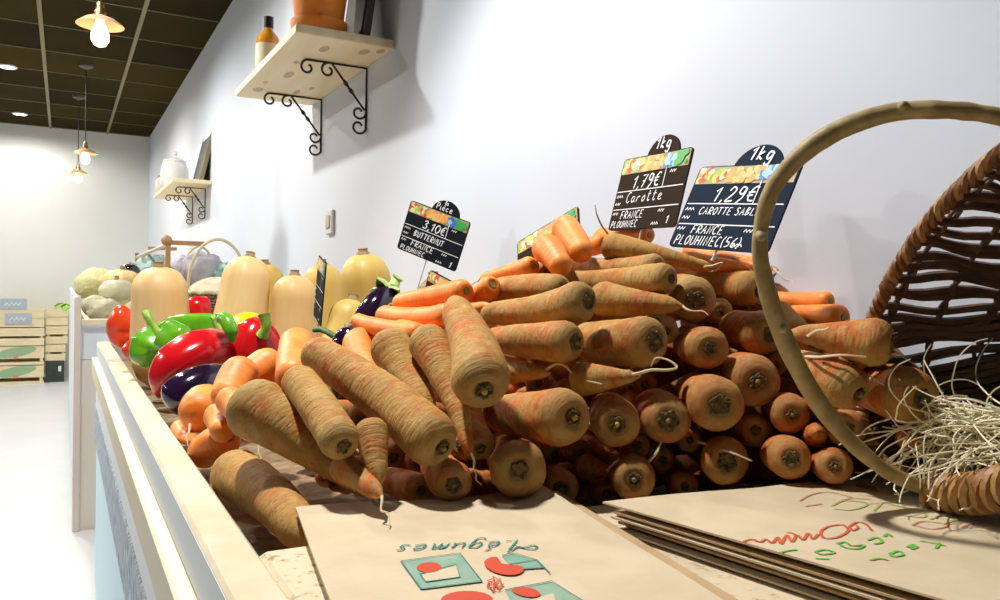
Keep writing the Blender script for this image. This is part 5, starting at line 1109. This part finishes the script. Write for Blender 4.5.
lump('turnip', 'white turnip right of the heaped one on the far stall', 'turnip', 'pale roots on the far stall', (.335, 3.90, .93), .075, m_turnip, .8, .12, 2, 'stem')
lump('turnip', 'white turnip low at the rim of the far stall', 'turnip', 'pale roots on the far stall', (.118, 3.84, .868), .055, m_turnip, .85, .12, 2)
lump('cauliflower', 'creamy green cauliflower at the aisle side of the far stall', 'cauliflower', 'cauliflowers on the far stall', (.155, 4.6, .955), .10, m_pale, .8, .22, 5)
lump('cauliflower', 'creamy cauliflower behind the aisle-side one on the far stall', 'cauliflower', 'cauliflowers on the far stall', (.17, 5.15, .95), .115, m_pale, .8, .22, 5)
lump('squash', 'small yellow-orange squash in the middle of the far stall heap', 'squash', 'yellow squashes on the far stall', (.255, 4.42, .975), .085, m_squash, .7, .05, 2, 'stem', lobes=8)
lump('squash', 'yellow-orange squash right of the middle one on the far stall', 'squash', 'yellow squashes on the far stall', (.425, 4.38, .97), .085, m_squash, .7, .05, 2, 'stem', lobes=8)
lump('squash', 'pale orange squash low under the others on the far stall', 'squash', 'yellow squashes on the far stall', (.30, 4.18, .885), .080, m_squash, .8, .05, 2, None, lobes=8)
lump('cabbage', 'bluish green leafy cabbage on top of the far stall', 'cabbage', 'cabbages on the far stall', (.44, 5.0, 1.035), .095, m_bluegreen, .85, .45, 4)
lump('aubergine', 'dark roundish aubergine beside the bluish cabbage on the far stall', 'aubergine', None, (.32, 4.85, 1.03), .052, m_aub, .7, .15, 2, 'stem')
lump('cabbage', 'greyish purple cabbage behind the arched basket handle', 'cabbage', 'cabbages on the far stall', (.60, 4.15, 1.03), .11, m_purple, .85, .25, 2.5)
lump('cabbage', 'teal green cabbage framed by the arched basket handle', 'cabbage', 'cabbages on the far stall', (.69, 4.0, 1.02), .06, mat('teal_cabbage', (.10, .32, .27), .5, col2=(.25, .45, .38), scale=30), .9, .3, 3)
lump('cabbage', 'greyish purple cabbage left of the arched basket handle', 'cabbage', 'cabbages on the far stall', (.57, 4.52, 1.03), .10, m_purple, .85, .25, 2.5)
for k, (x, y, t) in enumerate(((.60, 4.30, 'lower greyish cabbage under the purple one'), (.45, 4.62, 'lower cabbage under the bluish green leafy one'), (.66, 4.02, 'lower cabbage hidden behind the pale cloth basket'))):
    lump('cabbage', t, 'cabbage', 'cabbages on the far stall', (x, y, .87), .085, m_purple if k != 1 else m_bluegreen, .9, .25, 2.5)
for k, (x, y, r, t) in enumerate(((.16, 4.55, .05, 'cauliflower under the creamy aisle-side one'), (.17, 5.12, .04, 'cauliflower lowest at the far side of the heap'), (.32, 4.80, .09, 'pale root supporting the dark aubergine'))):
    lump('cauliflower', t, 'cauliflower', 'cauliflowers on the far stall', (x, y, .795 + r * .8), r, m_pale, .8, .15, 4)
# drooping green leaf bunch hanging outside the far stall
lb = MB(); c = V((0.0273, 6.6000, 0.7946))
for k in range(9):
    a = k * .9; d = V((math.cos(a) * .8, math.sin(a) * .8, .25 - .12 * (k % 3))); rows_ = []
    for i in range(6):
        q = i / 5; p = c + d * .12 * q + V((0, 0, -.05 * q * q)); sd = V((-d.y, d.x, .1)) * .045 * math.sin(PI * (q * .85 + .1)); u_ = V((0, 0, .002))
        rows_.append([p - sd, p + u_ * 3, p + sd, p + sd - u_, p + u_, p - sd - u_])
    lb.loft(rows_)
e = empty('lettuce', c, 'bright green leaf bunch sticking out over the aisle side of the far stall', 'lettuce'); lb.build('leaves', m_leafg, e)
MB().tube([c, c + V((.06, 0, -.03)), V((.05, c.y, .90))], .012, 8).build('stalk', m_stem, e)

# wooden rail with pegs along the far stall
m_woodrail = mat('brown_rail_wood', (.46, .25, .10), .5, col2=(.36, .18, .07), scale=10, stretch=(4, 4, 1))
e = empty('wooden_rack', (.4, 4.9, .795), 'brown wooden rack of posts with short arms behind the squashes', 'rack')
A_ = V((0.4273, 4.0500, 1.1594)); B_ = V((0.4080, 5.6000, 1.1334))
for p, s_, nm in ((A_, .011, 0), (B_, .011, 0)):
    MB().b2((p.x - s_, p.y - s_, .795), (p.x + s_, p.y + s_, p.z + .02)).build('post', m_woodrail, e, smooth=False)
    MB().b2((p.x - .01, p.y - .011, p.z - .008), (p.x + .16, p.y + .011, p.z + .013)).build('arm', m_woodrail, e, smooth=False)
MB().lathe([(.001, -.026), (.018, -.018), (.026, 0), (.018, .018), (.001, .026)], 16, Matrix.Translation(A_ + V((-.006, 0, .012)))).build('post_cap', m_woodrail, e)
MB().tube([A_ + V((0, 0, -.006)), B_ + V((0, 0, -.006))], .010, 8).build('rail', mat('grey_rail', (.55, .50, .45), .5), e)
C_ = V((0.4233, 4.9000, 1.1628)); MB().b2((C_.x - .01, C_.y - .01, C_.z - .01), (C_.x + .14, C_.y + .01, C_.z + .008)).build('arm', m_woodrail, e, smooth=False)

# two handled baskets behind the squashes
def basket(c, rx, ry, h, ha, label, material, hm):
    c = V(c); e = empty('wicker_basket', c, label, 'basket', 'wicker baskets')
    def p_(t, z, k=0): q = .82 + .18 * z / h; return c + V((rx * q * math.cos(t), ry * q * math.sin(t), z))
    for k in range(28):
        t = 2 * PI * k / 28; MB().tube([p_(t, z * h / 5) for z in range(6)], .0035, 6).build('stake', material, e)
    wv = MB()
    for i in range(11):
        z = h * (i + .4) / 11; wv.tube([p_(2 * PI * k / 84, z) + V((math.cos(2 * PI * k / 84), math.sin(2 * PI * k / 84), 0)) * .005 * math.cos(PI * k / 1.5 + PI * i) for k in range(84)], .0055, 6, closed=True)
    wv.build('weaving', material, e)
    MB().lathe([(.001, .002), (.8, .002), (.8, .008), (.001, .008)], 28, Matrix.Translation(c) @ Matrix.Diagonal((rx, ry, 1, 1))).build('base', material, e)
    MB().tube([p_(2 * PI * k / 48, h) + V((0, 0, .004 * math.sin(k * 1.6))) for k in range(48)], .009, 8, closed=True).build('rim', hm, e)
    MB().tube([c + V((rx * math.cos(a) * (1 + .05 * math.sin(a)), 0, h + ha * math.sin(a))) for a in [PI * i / 24 for i in range(25)]], .007, 8).build('handle', hm, e)
    return e
m_dkw = mat('brown_basket_wicker', (.14, .075, .035), .6, col2=(.30, .19, .10), scale=40)
m_hndl = mat('pale_willow_handle', (.58, .52, .32), .5)
basket((.60, 3.72, .796), .125, .125, .14, .235, 'wicker basket with a tall arched handle holding a pale cloth', m_dkw, m_hndl)
basket((.66, 4.72, .796), .09, .12, .16, .22, 'second wicker basket whose handle shows behind the taller arch', m_dkw, m_hndl)
cl = []
for i in range(7):
    q = i / 6; r = .118 * math.cos(q * PI / 2 * .98); cl.append([(.60 + r * math.cos(t) * (1 + .08 * math.sin(3 * t)), 3.72 + r * math.sin(t) * (1 + .08 * math.cos(4 * t)), .925 + .075 * math.sin(q * PI / 2) + .012 * math.sin(5 * t + q * 4) * (1 - q * .6)) for t in [2 * PI * k / 36 for k in range(36)]])
tag(MB().loft(cl).build('cloth', mat('beige_cloth', (.78, .70, .50), .8), origin=(.60, 3.72, .93)), 'pale beige cloth heaped inside the tall-handled basket', 'cloth')
lump('radish', 'mottled black and white radish beside the leaning butternut squash', 'radish', None, (.408, 3.64, .850), .056, mat('mottled_root', (.06, .04, .03), .6, col2=(.70, .64, .50), scale=16, lo=.47, hi=.53), .95, .1, 2)

# ================================================================ CRATES AT THE BACK WALL
m_crate = mat('crate_wood', (.82, .72, .48), .65, col2=(.76, .62, .36), scale=8, stretch=(1, 1, 5))
m_crateink = mat('crate_green_print', (.30, .46, .26), .7); m_cratered = mat('crate_red_print', (.70, .25, .12), .7)
def crate(x0, x1, y0, y1, z, h, label, printed=False):
    e = empty('wooden_crate', ((x0 + x1) / 2, (y0 + y1) / 2, z), label, 'crate', 'wooden crates by the back wall')
    for nm, (a, b) in (('front_panel', ((x0, y0), (x1, y0 + .01))), ('back_panel', ((x0, y1 - .01), (x1, y1))), ('side_panel', ((x0, y0 + .01), (x0 + .01, y1 - .01))), ('side_panel', ((x1 - .01, y0 + .01), (x1, y1 - .01)))):
        m_ = MB()
        for k, (f0, f1) in enumerate(((.0, .16), (.36, 1.0)) if printed else ((.0, .40), (.52, .97))): m_.b2((a[0], a[1], z + h * f0), (b[0], b[1], z + h * f1))
        m_.build(nm, m_crate, e, smooth=False)
    for x in (x0 + .01, x1 - .035):
        for y in (y0 + .01, y1 - .035): MB().b2((x, y, z), (x + .025, y + .025, z + h)).build('corner_post', m_crate, e, smooth=False)
    MB().b2((x0 + .01, y0 + .01, z + .004), (x1 - .01, y1 - .01, z + .012)).build('base_board', m_crate, e, smooth=False)
    if printed:
        cx, cz = (x0 + x1) / 2 + .02, z + h * .70; fy = lambda x, zz: (x, y0 - .0012, zz)
        pr = MB(); pts = [(cx + .16 * math.cos(t), cz + .045 * math.sin(t) + .03 * math.cos(t)) for t in [2 * PI * k / 28 for k in range(28)]]; pr.poly(pts, fy); pr.build('green_print', m_crateink, e, smooth=False)
        pr = MB(); pr.poly([(cx + .02 * math.cos(t), cz - .05 + .016 * math.sin(t)) for t in [2 * PI * k / 12 for k in range(12)]], lambda x, zz: (x, y0 - .002, zz)); pr.build('red_print', m_cratered, e, smooth=False)
    return e
XL, XR = -.64, -.155
for k, t in enumerate(('pale wooden crate with a green oval print at the bottom of the aisle-side stack', 'pale wooden crate with a green oval print, second from the floor')):
    crate(XL, XR, 8.5, 8.82, k * .178, .170, t, True)
crate(XL, XR, 8.5, 8.82, .356, .165, 'plain slatted wooden crate, third from the floor in the aisle-side stack')
crate(XL, XR, 8.5, 8.82, .526, .165, 'plain slatted wooden crate on top of the aisle-side stack')
e = empty('plastic_crate', (-.09, 8.75, 0), 'dark green-black plastic crate under the narrower stack of crates', 'crate')
m_bc = mat('black_plastic', (.02, .03, .02), .4, col2=(.04, .06, .03), scale=20)
MB().b2((-.145, 8.60, .0), (.01, 8.95, .012)).build('base', m_bc, e, smooth=False)
for nm, lo, hi in (('front_panel', (-.145, 8.60, .012), (.01, 8.612, .2)), ('back_panel', (-.145, 8.938, .012), (.01, 8.95, .2)), ('side_panel', (-.145, 8.612, .012), (-.133, 8.938, .2)), ('side_panel', (-.002, 8.612, .012), (.01, 8.938, .2))):
    MB().b2(lo, hi).build(nm, m_bc, e, smooth=False)
MB().b2((-.04, 8.597, .10), (-.015, 8.601, .15)).build('white_sticker', m_white, e, smooth=False)
crate(-.145, .02, 8.60, 8.95, .202, .155, 'slim wooden crate resting on the dark plastic crate')
crate(-.145, .035, 8.60, 8.95, .360, .170, 'slim wooden crate in the middle of the narrower stack')
crate(-.145, .035, 8.60, 8.95, .533, .160, 'slim wooden crate on top of the narrower stack')
m_card = mat('grey_blue_card', (.34, .42, .48), .6, col2=(.45, .52, .56), scale=30)
for c_, t in (((-.40, 8.492, .735), 'grey-blue card standing on the top crate'), ((-.36, 8.49, .60), 'grey-blue price card fixed to the front of the top crate')):
    e = empty('price_card', c_, t, 'card', 'grey cards on the crates'); cx, cy, cz = c_
    MB().bb((cx - .105, cy - .004, cz - .05), (cx + .105, cy + .004, cz + .05), .002).build('card', m_card, e, smooth=False)
    s_ = MB(); s_.ribbon([(cx - .07 + i * .018, cz + (.014 if i % 2 else -.014)) for i in range(8)], .008, lambda x, z: (x, cy - .0046, z)); s_.build('scrawl', m_chalk, e, smooth=False)
